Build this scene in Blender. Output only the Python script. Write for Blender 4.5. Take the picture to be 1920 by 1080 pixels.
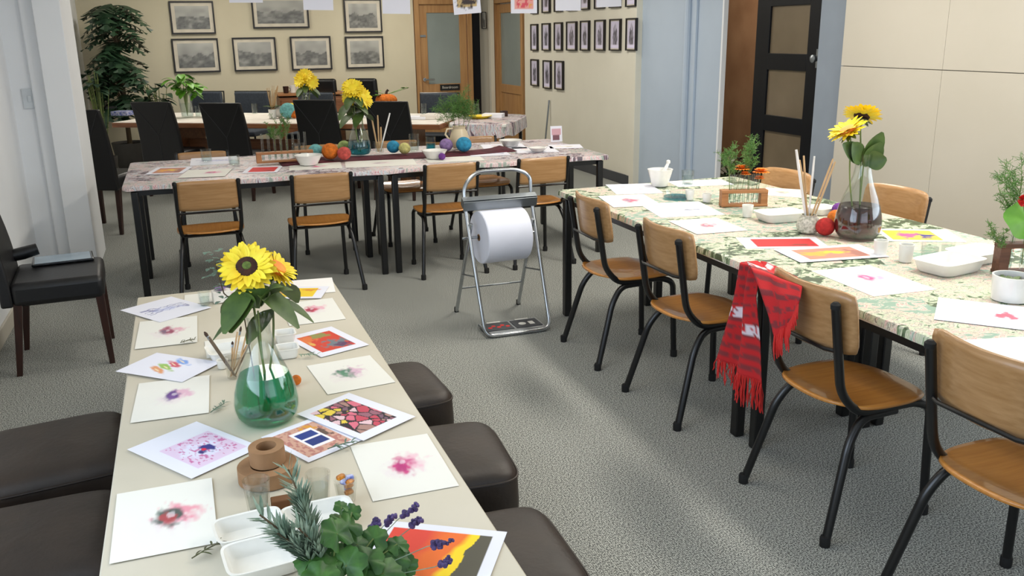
import bpy, math, random
import numpy as np
from mathutils import Vector, Matrix
PI = math.pi
random.seed(7)
S = bpy.context.scene
COL = S.collection
for o in list(bpy.data.objects): bpy.data.objects.remove(o, do_unlink=True)

# ------------------------------------------------------------------ camera
FPX = 1663.0
_N = Vector((87, 5790, FPX)).normalized()
_D = Vector((-635, -468, FPX)); _D = (_D - _D.dot(_N) * _N).normalized()
_R = _N.cross(_D)
H = 1.62
def ray(x, y):
    v = Vector((x - 960, y - 540, FPX)); return Vector((v.dot(_R), v.dot(_D), -v.dot(_N)))
def at(x, y, z=0.0):
    r = ray(x, y); return r * ((z - H) / r.z) + Vector((0, 0, H))
def atY(x, y, Y):
    r = ray(x, y); return r * (Y / r.y) + Vector((0, 0, H))
def atX(x, y, X):
    r = ray(x, y); return r * (X / r.x) + Vector((0, 0, H))
FW = Vector((_R.z, _D.z, -_N.z))
def mpp(p): return (Vector(p) - Vector((0, 0, H))).dot(FW) / FPX      # metres per pixel at a point
cd = bpy.data.cameras.new('camera'); cam = bpy.data.objects.new('camera', cd); COL.objects.link(cam)
cd.sensor_width = 36; cd.lens = FPX * 36 / 1920; cd.clip_start = 0.05; cd.clip_end = 100
cx = Vector((_R.x, _D.x, -_N.x)); cy = -Vector((_R.y, _D.y, -_N.y)); cz = -FW
M = Matrix((cx, cy, cz)).transposed().to_4x4(); M.translation = (0, 0, H); cam.matrix_world = M
S.camera = cam
S.view_settings.view_transform = 'Standard'; S.view_settings.look = 'None'
S.view_settings.gamma = 1; S.view_settings.use_curve_mapping = False
S.view_settings.exposure = 0.0

# ------------------------------------------------------------------ world and lights
W = bpy.data.worlds.new('daylight'); S.world = W; W.use_nodes = True
bg = W.node_tree.nodes['Background']; bg.inputs[0].default_value = (0.62, 0.78, 1.0, 1); bg.inputs[1].default_value = 1.2
def area(name, loc, rot, sx, sy, power, color, spread=PI):
    l = bpy.data.lights.new(name, 'AREA'); l.shape = 'RECTANGLE'; l.size = sx; l.size_y = sy
    l.energy = power; l.color = color; l.spread = spread
    o = bpy.data.objects.new(name, l); COL.objects.link(o); o.location = loc; o.rotation_euler = rot; return o
area('window_light_right', (4.62, 1.9, 1.7), (0, PI/2, 0), 1.5, 3.3, 44, (0.90, 0.95, 1.0))
area('window_light_left', (-1.25, 1.2, 1.6), (0, -PI/2, 0), 1.5, 2.6, 50, (0.72, 0.84, 1.0))
area('fill_light_behind', (1.6, -2.55, 1.7), (PI/2, 0, 0), 3.6, 1.6, 26, (0.84, 0.91, 1.0))  # soft fill added behind the camera, no known window there
for (lx, ly, p) in ((3.0, 4.7, 45), (3.0, 2.5, 45), (1.25, 3.2, 12), (0.7, 5.0, 9), (0.6, 8.2, 15), (3.0, 8.0, 34), (0.4, 11.3, 29), (2.8, 11.4, 34)):
    area('ceiling_panel_light', (lx, ly, 2.66), (0, 0, 0), 0.35, 1.2, p, (1.0, 0.945, 0.85))
area('hall_ceiling_light', (5.5, 8.5, 2.66), (0, 0, 0), 0.5, 0.9, 26, (1.0, 0.86, 0.68))

# ------------------------------------------------------------------ materials
def lin(c):
    return tuple(((v/255)/12.92 if v/255 <= 0.04045 else ((v/255+0.055)/1.055)**2.4) for v in c)
MATS = {}
def mat(name, col=(200, 200, 200), rough=0.6, metal=0.0, col2=None, scale=8.0, stretch=(1, 1, 1), bump=0.0, bscale=None, coat=0.0, spec=0.5, detail=4, sss=0, coord='Object', emit=0):
    m = bpy.data.materials.new(name); m.use_nodes = True; nt = m.node_tree; b = nt.nodes['Principled BSDF']
    c = lin(col) + (1,)
    b.inputs['Base Color'].default_value = c; b.inputs['Roughness'].default_value = rough; b.inputs['Metallic'].default_value = metal
    b.inputs['Coat Weight'].default_value = coat; b.inputs['Specular IOR Level'].default_value = spec
    if col2 is None: col2 = tuple(max(0, v*0.93) for v in col)
    tc = nt.nodes.new('ShaderNodeTexCoord'); mp = nt.nodes.new('ShaderNodeMapping'); mp.inputs['Scale'].default_value = stretch
    nt.links.new(tc.outputs[coord], mp.inputs[0])
    n = nt.nodes.new('ShaderNodeTexNoise'); n.inputs['Scale'].default_value = scale; n.inputs['Detail'].default_value = detail
    nt.links.new(mp.outputs[0], n.inputs['Vector'])
    r = nt.nodes.new('ShaderNodeValToRGB'); r.color_ramp.elements[0].position = 0.32; r.color_ramp.elements[1].position = 0.68
    r.color_ramp.elements[0].color = lin(col2) + (1,); r.color_ramp.elements[1].color = c
    nt.links.new(n.outputs[0], r.inputs[0]); nt.links.new(r.outputs[0], b.inputs['Base Color'])
    if bump:
        n2 = nt.nodes.new('ShaderNodeTexNoise'); n2.inputs['Scale'].default_value = bscale or scale*4; n2.inputs['Detail'].default_value = 3
        nt.links.new(mp.outputs[0], n2.inputs['Vector'])
        bp = nt.nodes.new('ShaderNodeBump'); bp.inputs['Strength'].default_value = bump; bp.inputs['Distance'].default_value = 0.004
        nt.links.new(n2.outputs[0], bp.inputs['Height']); nt.links.new(bp.outputs[0], b.inputs['Normal'])
    MATS[name] = m; return m
def glassmat(name, tint=(1, 1, 1), refr=0.0, base=0.03, rough=0.02, body=None):
    m = bpy.data.materials.new(name); m.use_nodes = True; nt = m.node_tree; nt.nodes.clear()
    out = nt.nodes.new('ShaderNodeOutputMaterial'); tr = nt.nodes.new('ShaderNodeBsdfTransparent'); tr.inputs[0].default_value = tint + (1,)
    g = nt.nodes.new('ShaderNodeBsdfGlossy'); g.inputs['Roughness'].default_value = rough
    lw = nt.nodes.new('ShaderNodeLayerWeight'); lw.inputs[0].default_value = 0.25
    mt = nt.nodes.new('ShaderNodeMath'); mt.operation = 'MULTIPLY_ADD'; mt.inputs[1].default_value = 0.30; mt.inputs[2].default_value = base
    nt.links.new(lw.outputs['Facing'], mt.inputs[0])
    mx = nt.nodes.new('ShaderNodeMixShader'); nt.links.new(mt.outputs[0], mx.inputs[0])
    if refr:
        rf = nt.nodes.new('ShaderNodeBsdfTranslucent'); rf.inputs[0].default_value = body + (1,)
        m2 = nt.nodes.new('ShaderNodeMixShader'); m2.inputs[0].default_value = refr
        nt.links.new(tr.outputs[0], m2.inputs[1]); nt.links.new(rf.outputs[0], m2.inputs[2]); nt.links.new(m2.outputs[0], mx.inputs[1])
    else: nt.links.new(tr.outputs[0], mx.inputs[1])
    nt.links.new(g.outputs[0], mx.inputs[2]); nt.links.new(mx.outputs[0], out.inputs[0])
    MATS[name] = m; return m
def vcol(name, rough=0.75, bump=0):
    m = bpy.data.materials.new(name); m.use_nodes = True; nt = m.node_tree; b = nt.nodes['Principled BSDF']
    a = nt.nodes.new('ShaderNodeAttribute'); a.attribute_name = 'paint'; nt.links.new(a.outputs['Color'], b.inputs['Base Color'])
    b.inputs['Roughness'].default_value = rough
    if bump:
        tc = nt.nodes.new('ShaderNodeTexCoord'); n = nt.nodes.new('ShaderNodeTexNoise'); n.inputs['Scale'].default_value = 400
        nt.links.new(tc.outputs['Object'], n.inputs['Vector']); bp = nt.nodes.new('ShaderNodeBump'); bp.inputs['Strength'].default_value = bump; bp.inputs['Distance'].default_value = 0.002
        nt.links.new(n.outputs[0], bp.inputs['Height']); nt.links.new(bp.outputs[0], b.inputs['Normal'])
    MATS[name] = m; return m

def carpet():
    m = mat('carpet', (212, 214, 206), 0.95, col2=(92, 94, 92), scale=190, bump=0.5, bscale=320, spec=0.1, detail=6)
    nt = m.node_tree; rp = [x for x in nt.nodes if x.type == 'VALTORGB'][0]; rp.color_ramp.elements[0].position = .40; rp.color_ramp.elements[1].position = .60; b = nt.nodes['Principled BSDF']
    tc = nt.nodes.new('ShaderNodeTexCoord')
    w = nt.nodes.new('ShaderNodeTexWave'); w.inputs['Scale'].default_value = 46; w.inputs['Distortion'].default_value = 1.5; w.inputs['Detail'].default_value = 2
    nt.links.new(tc.outputs['Object'], w.inputs['Vector'])
    n3 = nt.nodes.new('ShaderNodeTexNoise'); n3.inputs['Scale'].default_value = 1.3; nt.links.new(tc.outputs['Object'], n3.inputs['Vector'])
    old = b.inputs['Base Color'].links[0].from_socket
    mx = nt.nodes.new('ShaderNodeMixRGB'); mx.blend_type = 'MULTIPLY'; mx.inputs[0].default_value = 0.35
    nt.links.new(old, mx.inputs[1]); nt.links.new(w.outputs[0], mx.inputs[2])
    mx2 = nt.nodes.new('ShaderNodeMixRGB'); mx2.blend_type = 'MULTIPLY'; mx2.inputs[0].default_value = 0.10
    nt.links.new(mx.outputs[0], mx2.inputs[1]); nt.links.new(n3.outputs[0], mx2.inputs[2]); nt.links.new(mx2.outputs[0], b.inputs['Base Color'])
    return m
carpet()
mat('wall_cream', (224, 217, 198), 0.7, col2=(219, 212, 192), scale=2)
mat('wall_white', (238, 240, 242), 0.6, col2=(234, 236, 238), scale=2)
mat('wall_tan', (214, 206, 180), 0.7, col2=(209, 200, 174), scale=2)
mat('wall_photo', (226, 222, 206), 0.7, col2=(221, 217, 201), scale=2)
mat('wall_blue', (182, 196, 212), 0.55, col2=(177, 191, 207), scale=2)
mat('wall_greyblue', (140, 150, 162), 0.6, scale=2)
mat('panel_white', (198, 191, 177), 0.55, col2=(193, 186, 171), scale=1.5)
mat('panel_gap', (176, 168, 152), 0.8)
mat('ceiling_white', (238, 236, 230), 0.9)
mat('skirting_grey', (70, 72, 76), 0.7)
mat('hall_brown', (150, 118, 92), 0.6, col2=(132, 100, 76), scale=3)
mat('door_dark', (12, 14, 19), 0.4, spec=0.25)
mat('door_pane', (120, 106, 86), 0.25, col2=(104, 92, 74), scale=2)
mat('door_wood', (184, 142, 92), 0.45, col2=(164, 120, 74), scale=5, stretch=(6, 6, .5))
mat('frosted_pane', (142, 152, 148), 0.35, col2=(132, 142, 138), scale=2)
mat('plywood', (182, 140, 94), 0.38, col2=(164, 121, 75), scale=6, stretch=(1, 14, 14), coat=0.25)
mat('plywood_seat', (204, 140, 66), 0.30, col2=(186, 120, 50), scale=6, stretch=(14, 1, 14), coat=0.4)
mat('black_steel', (10, 10, 12), 0.32, spec=0.6)
mat('rubber', (14, 14, 14), 0.8)
mat('chrome', (190, 194, 198), 0.22, 1.0)
mat('steel_grey', (150, 156, 160), 0.35, 0.9)
mat('leather_brown', (50, 39, 31), 0.5, col2=(38, 29, 23), scale=9, bump=0.25, bscale=60)
mat('leather_black', (13, 13, 16), 0.42, col2=(9, 9, 12), scale=9, bump=0.2, bscale=60)
mat('leather_seam', (44, 44, 48), 0.6)
mat('fabric_slate', (66, 74, 84), 0.8, col2=(56, 62, 72), scale=40)
mat('wood_dark', (56, 26, 16), 0.4, col2=(38, 18, 12), scale=6, stretch=(6, 6, 1))
mat('table_beige', (206, 198, 180), 0.5, col2=(200, 192, 172), scale=3)
mat('table_edge', (222, 218, 208), 0.5)
mat('boardroom_wood', (150, 98, 62), 0.4, col2=(120, 74, 44), scale=4, stretch=(1, 8, 8))
mat('white_cloth', (240, 236, 226), 0.8, col2=(224, 214, 204), scale=7)
mat('white_plastic', (238, 236, 228), 0.35, sss=0)
mat('white_ceramic', (240, 238, 232), 0.2, coat=0.5)
mat('speckled_ceramic', (226, 222, 206), 0.5, col2=(150, 150, 130), scale=90)
mat('jug_ceramic', (222, 206, 176), 0.35, col2=(212, 194, 160), scale=6)
mat('paper_white', (240, 240, 246), 0.75, col2=(238, 238, 244), scale=20)
mat('roll_paper', (226, 228, 240), 0.8, col2=(222, 224, 236), scale=5)
mat('cardboard', (160, 122, 86), 0.75, col2=(138, 102, 68), scale=12)
mat('rack_wood', (176, 122, 76), 0.5, col2=(150, 98, 56), scale=8, stretch=(1, 8, 8))
mat('rack_wood_dark', (112, 72, 50), 0.5, col2=(84, 50, 34), scale=8, stretch=(1, 8, 8))
mat('brush_wood', (206, 172, 128), 0.5, col2=(186, 150, 104), scale=12)
mat('brush_dark', (110, 92, 70), 0.5, col2=(84, 66, 48), scale=12)
mat('bristle', (70, 50, 36), 0.8)
mat('leaf_green', (66, 112, 42), 0.5, col2=(32, 70, 24), scale=30)
mat('leaf_dark', (52, 80, 54), 0.4, col2=(26, 48, 34), scale=10)
mat('leaf_olive', (82, 106, 44), 0.5, col2=(52, 76, 32), scale=14)
mat('leaf_bright', (110, 164, 54), 0.45, col2=(78, 136, 36), scale=10)
mat('rosemary_green', (158, 174, 152), 0.6, col2=(100, 124, 104), scale=30)
mat('dill_green', (96, 140, 60), 0.6, col2=(64, 106, 42), scale=30)
mat('eucalyptus', (104, 128, 108), 0.6, col2=(84, 108, 92), scale=20)
mat('stem_green', (112, 128, 66), 0.5)
mat('stem_brown', (88, 72, 48), 0.7)
mat('lavender', (92, 76, 128), 0.8, col2=(58, 46, 86), scale=60)
mat('petal_yellow', (244, 226, 56), 0.6, col2=(238, 200, 30), scale=20)
mat('petal_orange', (250, 160, 50), 0.6, col2=(240, 126, 30), scale=20)
mat('petal_red', (214, 40, 36), 0.6)
mat('flower_disc', (70, 36, 20), 0.9, col2=(40, 20, 12), scale=120, bump=0.6)
mat('flower_heart', (104, 122, 52), 0.9, col2=(70, 86, 34), scale=120)
mat('burgundy', (92, 20, 38), 0.9, col2=(66, 12, 26), scale=14)
mat('soil', (60, 46, 34), 0.95)
mat('pot_grey', (90, 88, 84), 0.6)
mat('screen_dark', (16, 18, 24), 0.08)
mat('tablet_face', (150, 170, 184), 0.12, col2=(120, 140, 156), scale=4)
mat('frame_black', (24, 20, 20), 0.4)
mat('mount', (222, 214, 196), 0.7)
mat('twig', (98, 104, 66), 0.8, col2=(76, 70, 50), scale=20)
mat('string', (220, 216, 206), 0.8)
mat('switch_white', (212, 218, 222), 0.35)
mat('sign_black', (16, 16, 16), 0.4)
mat('letter_white', (214, 210, 200), 0.6)
mat('candy_blue', (60, 90, 180), 0.35, col2=(220, 220, 236), scale=60)
mat('candy_orange', (232, 150, 40), 0.35, col2=(120, 62, 24), scale=60)
mat('cork', (120, 78, 44), 0.8)
glassmat('clear_glass', (0.96, 0.98, 0.97))
glassmat('water', (0.90, 0.95, 0.95))
glassmat('green_water', (0.03, 0.64, 0.42), refr=0.36, base=0.03, body=(0.0, 0.50, 0.30))
glassmat('blue_water', (0.22, 0.66, 0.74), refr=0.3, base=0.04, body=(0.03, 0.35, 0.45))
glassmat('wine_water', (0.34, 0.20, 0.21), refr=0.3, base=0.04, body=(0.10, 0.04, 0.05))
glassmat('plastic_clear', (0.93, 0.93, 0.91), base=0.06, rough=0.15)
vcol('painted_paper', 0.7); vcol('woven', 0.95, 0.6); vcol('print_photo', 0.25)
def ballmat(n, c): return mat(n, c, 0.9, col2=tuple(v*0.75 for v in c), scale=40, bump=0.8, bscale=90)
for n, c in dict(yarn_teal=(120, 190, 190), yarn_orange=(226, 120, 30), yarn_green=(166, 184, 110), yarn_coral=(206, 84, 76), yarn_blue=(50, 150, 190), yarn_yellow=(214, 206, 130), yarn_purple=(156, 128, 180), yarn_red=(196, 44, 40), yarn_violet=(120, 60, 150)).items(): ballmat(n, c)

def collage(name, stops, scale=5.0):
    # printed magazine pages pasted over the cloth
    m = bpy.data.materials.new(name); m.use_nodes = True; nt = m.node_tree; b = nt.nodes['Principled BSDF']; L = nt.links.new
    b.inputs['Roughness'].default_value = 0.45
    tc = nt.nodes.new('ShaderNodeTexCoord'); mp = nt.nodes.new('ShaderNodeMapping'); mp.inputs['Rotation'].default_value = (0, 0, 0.35); mp.inputs['Scale'].default_value = (1, 1.35, 0.2); L(tc.outputs['Object'], mp.inputs[0])
    v = nt.nodes.new('ShaderNodeTexVoronoi'); v.distance = 'CHEBYCHEV'; v.inputs['Scale'].default_value = scale; L(mp.outputs[0], v.inputs['Vector'])
    sp = nt.nodes.new('ShaderNodeSeparateColor'); L(v.outputs['Color'], sp.inputs[0])
    off = nt.nodes.new('ShaderNodeVectorMath'); off.operation = 'SCALE'; off.inputs['Scale'].default_value = 9; L(v.outputs['Color'], off.inputs[0])
    ad = nt.nodes.new('ShaderNodeVectorMath'); L(mp.outputs[0], ad.inputs[0]); L(off.outputs[0], ad.inputs[1])
    n = nt.nodes.new('ShaderNodeTexNoise'); n.inputs['Scale'].default_value = scale*3.2; n.inputs['Detail'].default_value = 5; n.inputs['Roughness'].default_value = .62; n.inputs['Distortion'].default_value = 1.1; L(ad.outputs[0], n.inputs['Vector'])
    a = nt.nodes.new('ShaderNodeMath'); a.operation = 'MULTIPLY_ADD'; a.inputs[1].default_value = .34; L(sp.outputs[0], a.inputs[0]); L(n.outputs[0], a.inputs[2])
    fr = nt.nodes.new('ShaderNodeMath'); fr.operation = 'MULTIPLY_ADD'; fr.inputs[1].default_value = 1.75; fr.inputs[2].default_value = -.67; L(a.outputs[0], fr.inputs[0])
    r = nt.nodes.new('ShaderNodeValToRGB'); e = r.color_ramp.elements
    while len(e) < len(stops): e.new(.5)
    for i, (p, c) in enumerate(stops): e[i].position = p; e[i].color = lin(c)+(1,)
    L(fr.outputs[0], r.inputs[0]); L(r.outputs[0], b.inputs['Base Color']); MATS[name] = m
collage('collage_green', [(.22, (70, 84, 60)), (.30, (130, 156, 118)), (.36, (216, 214, 196)), (.42, (176, 190, 150)), (.46, (226, 222, 206)), (.50, (92, 92, 80)), (.53, (222, 214, 196)), (.58, (206, 176, 150)), (.62, (224, 222, 212)), (.66, (196, 120, 116)), (.70, (218, 214, 200)), (.78, (140, 168, 150))])
collage('collage_pink', [(.22, (90, 80, 90)), (.30, (190, 150, 160)), (.36, (222, 218, 218)), (.42, (170, 186, 198)), (.46, (226, 222, 220)), (.50, (130, 110, 116)), (.53, (224, 214, 210)), (.58, (206, 170, 164)), (.62, (228, 226, 226)), (.66, (190, 100, 110)), (.70, (220, 216, 214)), (.78, (150, 160, 150))], 6)

# ------------------------------------------------------------------ mesh helpers
class MB:
    def __init__(s): s.v = []; s.f = []; s.mi = []; s.cur = 0
    def add(s, vs, fs):
        n = len(s.v); s.v += [tuple(v) for v in vs]; s.f += [tuple(i+n for i in f) for f in fs]; s.mi += [s.cur]*len(fs); return s
    def box(s, c, d, rot=None):
        x, y, z = d[0]/2, d[1]/2, d[2]/2
        vs = [Vector(p) for p in ((-x,-y,-z),(x,-y,-z),(x,y,-z),(-x,y,-z),(-x,-y,z),(x,-y,z),(x,y,z),(-x,y,z))]
        if rot is not None: vs = [rot @ v for v in vs]
        c = Vector(c)
        return s.add([v+c for v in vs], [(3,2,1,0),(4,5,6,7),(0,1,5,4),(1,2,6,5),(2,3,7,6),(3,0,4,7)])
    def tube(s, pts, r, n=8, caps=True, closed=False):
        pts = [Vector(p) for p in pts]; k = len(pts); vs = []; fs = []
        rr = r if isinstance(r, (list, tuple)) else [r]*k
        up = Vector((0.13, 0.21, 1)); 
        t0 = (pts[1]-pts[0]).normalized()
        a = t0.cross(up); a = a.normalized() if a.length > .05 else t0.cross(Vector((1, 0, 0))).normalized()
        for i, p in enumerate(pts):
            if closed: t = (pts[(i+1) % k]-pts[i-1]).normalized()
            else: t = (pts[min(i+1, k-1)]-pts[max(i-1, 0)]).normalized()
            a = (a - a.dot(t)*t).normalized(); b = t.cross(a)
            for j in range(n):
                q = 2*PI*j/n; vs.append(p + rr[i]*(math.cos(q)*a + math.sin(q)*b))
        for i in range(k if closed else k-1):
            i2 = (i+1) % k
            for j in range(n): fs.append((i*n+j, i*n+(j+1) % n, i2*n+(j+1) % n, i2*n+j))
        if caps and not closed: fs.append(tuple(range(n))[::-1]); fs.append(tuple((k-1)*n+j for j in range(n)))
        return s.add(vs, fs)
    def lathe(s, prof, n=24, c=(0, 0, 0), rot=None, caps=(True, True)):
        vs = []; fs = []; c = Vector(c)
        for r, z in prof:
            for j in range(n):
                q = 2*PI*j/n; v = Vector((r*math.cos(q), r*math.sin(q), z))
                if rot is not None: v = rot @ v
                vs.append(v+c)
        k = len(prof)
        for i in range(k-1):
            for j in range(n): fs.append((i*n+j, i*n+(j+1) % n, (i+1)*n+(j+1) % n, (i+1)*n+j))
        if caps[0]: fs.append(tuple(range(n))[::-1])
        if caps[1]: fs.append(tuple((k-1)*n+j for j in range(n)))
        return s.add(vs, fs)
    def grid(s, P):      # P rows of points
        r = len(P); c = len(P[0]); vs = [p for row in P for p in row]
        return s.add(vs, [(i*c+j, i*c+j+1, (i+1)*c+j+1, (i+1)*c+j) for i in range(r-1) for j in range(c-1)])
    def ball(s, c, r, n=14, sq=(1, 1, 1), rot=None):
        m = n//2; prof = [(max(1e-4, r*math.sin(PI*i/m)), -r*math.cos(PI*i/m)) for i in range(m+1)]
        k = len(s.v); s.lathe(prof, n, (0, 0, 0), None, (False, False))
        c = Vector(c)
        for i in range(k, len(s.v)):
            v = Vector(s.v[i]); v = Vector((v.x*sq[0], v.y*sq[1], v.z*sq[2]))
            if rot is not None: v = rot @ v
            s.v[i] = tuple(v+c)
        return s
    def build(s, name, mats, parent=None, loc=None, bevel=0, subsurf=0, solid=0, smooth=True, rotz=0):
        me = bpy.data.meshes.new(name); me.from_pydata(s.v, [], s.f)
        if not isinstance(mats, (list, tuple)): mats = [mats]
        for m in mats: me.materials.append(MATS[m])
        me.polygons.foreach_set('material_index', s.mi)
        if smooth:
            me.polygons.foreach_set('use_smooth', [True]*len(me.polygons))
            try: me.set_sharp_from_angle(angle=math.radians(38))
            except Exception: pass
        me.update()
        o = bpy.data.objects.new(name, me); COL.objects.link(o)
        if parent: o.parent = parent
        if loc is not None: o.location = loc
        if rotz: o.rotation_euler = (0, 0, rotz)
        if solid: q = o.modifiers.new('s', 'SOLIDIFY'); q.thickness = solid; q.offset = 0
        if bevel: q = o.modifiers.new('b', 'BEVEL'); q.width = bevel; q.segments = 3; q.limit_method = 'ANGLE'
        if subsurf: q = o.modifiers.new('ss', 'SUBSURF'); q.levels = subsurf; q.render_levels = subsurf
        return o
def tag(o, label, cat, group=None, kind=None):
    if label: o['label'] = label
    if cat: o['category'] = cat
    if group: o['group'] = group
    if kind: o['kind'] = kind
    return o
def thing(name, label, cat, loc=(0, 0, 0), rotz=0, group=None):
    o = bpy.data.objects.new(name, None); COL.objects.link(o); o.location = loc; o.rotation_euler = (0, 0, rotz); o.empty_display_size = 0.1
    return tag(o, label, cat, group)
def dup(root, loc, rotz, label, group=None, skip=(), scale=None):
    def cp(o, par):
        c = o.copy(); COL.objects.link(c); c.parent = par
        for ch in list(kids.get(o, ())): 
            if ch.get('skipkey') not in skip or ch.get('skipkey') is None: cp(ch, c)
        return c
    kids = {}
    def collect(o):
        for ch in o.children: kids.setdefault(o, []).append(ch); collect(ch)
    collect(root)
    r = cp(root, None); r.location = loc; r.rotation_euler = (0, 0, rotz); r['label'] = label
    if group: r['group'] = group
    if scale: r.scale = (scale,)*3
    return r
def struct(name, mb, m, bevel=0, **k):
    o = mb.build(name, m, smooth=False, bevel=bevel, **k); o['kind'] = 'structure'; return o
def wbox(name, x0, x1, y0, y1, z0, z1, m, bevel=0):
    return struct(name, MB().box(((x0+x1)/2, (y0+y1)/2, (z0+z1)/2), (x1-x0, y1-y0, z1-z0)), m, bevel)
def arc(c, r, a0, a1, n, ux, uy):
    return [Vector(c)+r*(math.cos(a0+(a1-a0)*i/n)*Vector(ux)+math.sin(a0+(a1-a0)*i/n)*Vector(uy)) for i in range(n+1)]
def fillet(pts, r, n=5):
    pts = [Vector(p) for p in pts]; out = [pts[0]]
    for i in range(1, len(pts)-1):
        a = (pts[i-1]-pts[i]); b = (pts[i+1]-pts[i]); d = min(r, a.length*.45, b.length*.45)
        p0 = pts[i]+a.normalized()*d; p1 = pts[i]+b.normalized()*d
        for k in range(n+1):
            t = k/n; out.append((1-t)**2*p0+2*t*(1-t)*pts[i]+t*t*p1)
    out.append(pts[-1]); return out

# ------------------------------------------------------------------ painting on sheets
def vnoise(U, V, f, seed):
    rng = np.random.RandomState(seed); n = int(f)+3; G = rng.rand(n, n)
    x = U*f; y = V*f; i = np.clip(x.astype(int), 0, n-2); j = np.clip(y.astype(int), 0, n-2); a = x-i; b = y-j
    a = a*a*(3-2*a); b = b*b*(3-2*b)
    return (G[j, i]*(1-a)+G[j, i+1]*a)*(1-b)+(G[j+1, i]*(1-a)+G[j+1, i+1]*a)*b
def blend(A, mask, c):
    c = np.array(lin(c)); return A*(1-mask[..., None])+c*mask[..., None]
def blob(A, U, V, u, v, ru, rv, c, s=1.0, ang=0, seed=0, rag=0.5, soft=0.35):
    du = U-u; dv = V-v; ca, sa = math.cos(ang), math.sin(ang)
    p = (du*ca+dv*sa)/ru; q = (-du*sa+dv*ca)/rv
    d = np.sqrt(p*p+q*q) + (vnoise(U, V, 14, seed)-.5)*rag*2 + (vnoise(U, V, 30, seed+5)-.5)*rag
    return blend(A, np.clip((1-d)/soft, 0, 1)*s, c)
def rect(A, U, V, u0, v0, u1, v1, c, s=1.0):
    return blend(A, ((U >= u0) & (U <= u1) & (V >= v0) & (V <= v1)).astype(float)*s, c)
WHITE = (230, 230, 240); CREAM = (232, 230, 221)
def shell(c1, c2, u=.5, v=.5, seed=1, r=.13, c3=(150, 140, 160)):
    r = r*1.35
    def f(U, V):
        A = np.ones(U.shape+(3,))*np.array(lin(CREAM))
        A = blob(A, U, V, u, v-.08, r*2.0, r*1.2, (226, 206, 214), .55, seed=seed, rag=.3, soft=.8)
        A = blob(A, U, V, u+.1, v+.03, r*1.4, r*1.0, c2, .75, seed=seed+1, rag=.5, soft=.7)
        A = blob(A, U, V, u, v, r*1.0, r*1.1, c1, .95, seed=seed+2, rag=.35, soft=.5)
        A = blob(A, U, V, u-.03, v-.02, r*.5, r*.6, c3, .7, seed=seed+3, rag=.6, soft=.5)
        A = blob(A, U, V, u+.02, v+.03, r*.25, r*.3, (246, 236, 240), .45, seed=seed+4, rag=.5)
        return A
    return f
def base_print(U): return np.ones(U.shape+(3,))*np.array(lin(WHITE))
def print_veg(U, V):
    A = base_print(U)
    for i, c in enumerate([(222, 150, 96), (150, 190, 80), (206, 76, 96), (120, 160, 226)]):
        A = blob(A, U, V, .3+.16*i, .55-.03*i, .20, .075, c, .95, ang=.9, seed=i, rag=.25)
        A = blob(A, U, V, .3+.16*i, .56-.03*i, .09, .02, (246, 226, 190), .8, ang=.9, seed=i+9, rag=.3)
    return A
def print_lines(U, V):
    A = base_print(U)
    for i in range(6):
        y = .45+.2*vnoise(U, V, 6, 30+i)+.03*i-.1
        m = (np.abs(V-y) < .012) & (np.abs(U-.5) < .38); A = blend(A, m*.7, (110, 110, 160))
    return blob(A, U, V, .5, .5, .25, .12, (190, 196, 230), .6, seed=8)
def print_penguin(U, V):
    A = base_print(U); A = rect(A, U, V, .2, .12, .9, .72, (222, 190, 220), .75)
    A = blob(A, U, V, .5, .42, .26, .2, (226, 226, 246), .9, seed=3, rag=.4)
    sp = (vnoise(U, V, 34, 5) > .72) & (V < .7) & (V > .14) & (U > .22) & (U < .88); A = blend(A, sp*.85, (196, 90, 150))
    A = blob(A, U, V, .6, .42, .09, .1, (52, 52, 130), 1, seed=7, rag=.5); A = blob(A, U, V, .48, .37, .05, .05, (60, 50, 120), 1, seed=8, rag=.4)
    return blob(A, U, V, .545, .4, .03, .03, (226, 40, 70), 1, seed=9)
def print_red(U, V):
    A = base_print(U); m = ((U > .14) & (U < .84) & (V > .14) & (V < .86)).astype(float)
    B = np.ones(U.shape+(3,))*np.array(lin((206, 62, 40)))
    B = blob(B, U, V, .25, .75, .25, .15, (222, 120, 60), .9, seed=2); B = blob(B, U, V, .55, .78, .2, .12, (120, 150, 80), .8, seed=4)
    B = blob(B, U, V, .6, .32, .26, .2, (110, 120, 126), 1, seed=5); B = blob(B, U, V, .66, .24, .2, .1, (90, 50, 90), .9, seed=6)
    B = blob(B, U, V, .2, .5, .06, .14, (230, 190, 90), .8, seed=7)
    return A*(1-m[..., None])+B*m[..., None]
def print_mosaic(U, V):
    A = base_print(U); m = ((U > .12) & (U < .82) & (V > .14) & (V < .9)).astype(float)
    rng = np.random.RandomState(4); P = rng.rand(70, 2); C = [(150, 96, 110), (216, 110, 130), (120, 86, 104), (226, 190, 196), (228, 200, 70), (170, 130, 120), (196, 70, 90)]
    D = np.sqrt((U[..., None]-P[:, 0])**2+(V[..., None]-P[:, 1])**2); o = np.sort(D, -1); k = D.argmin(-1)
    B = np.array([lin(C[i % 7]) for i in range(70)])[k]; B = blend(B, (o[..., 1]-o[..., 0] < .016).astype(float), (40, 34, 40))
    return A*(1-m[..., None])+B*m[..., None]
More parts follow.
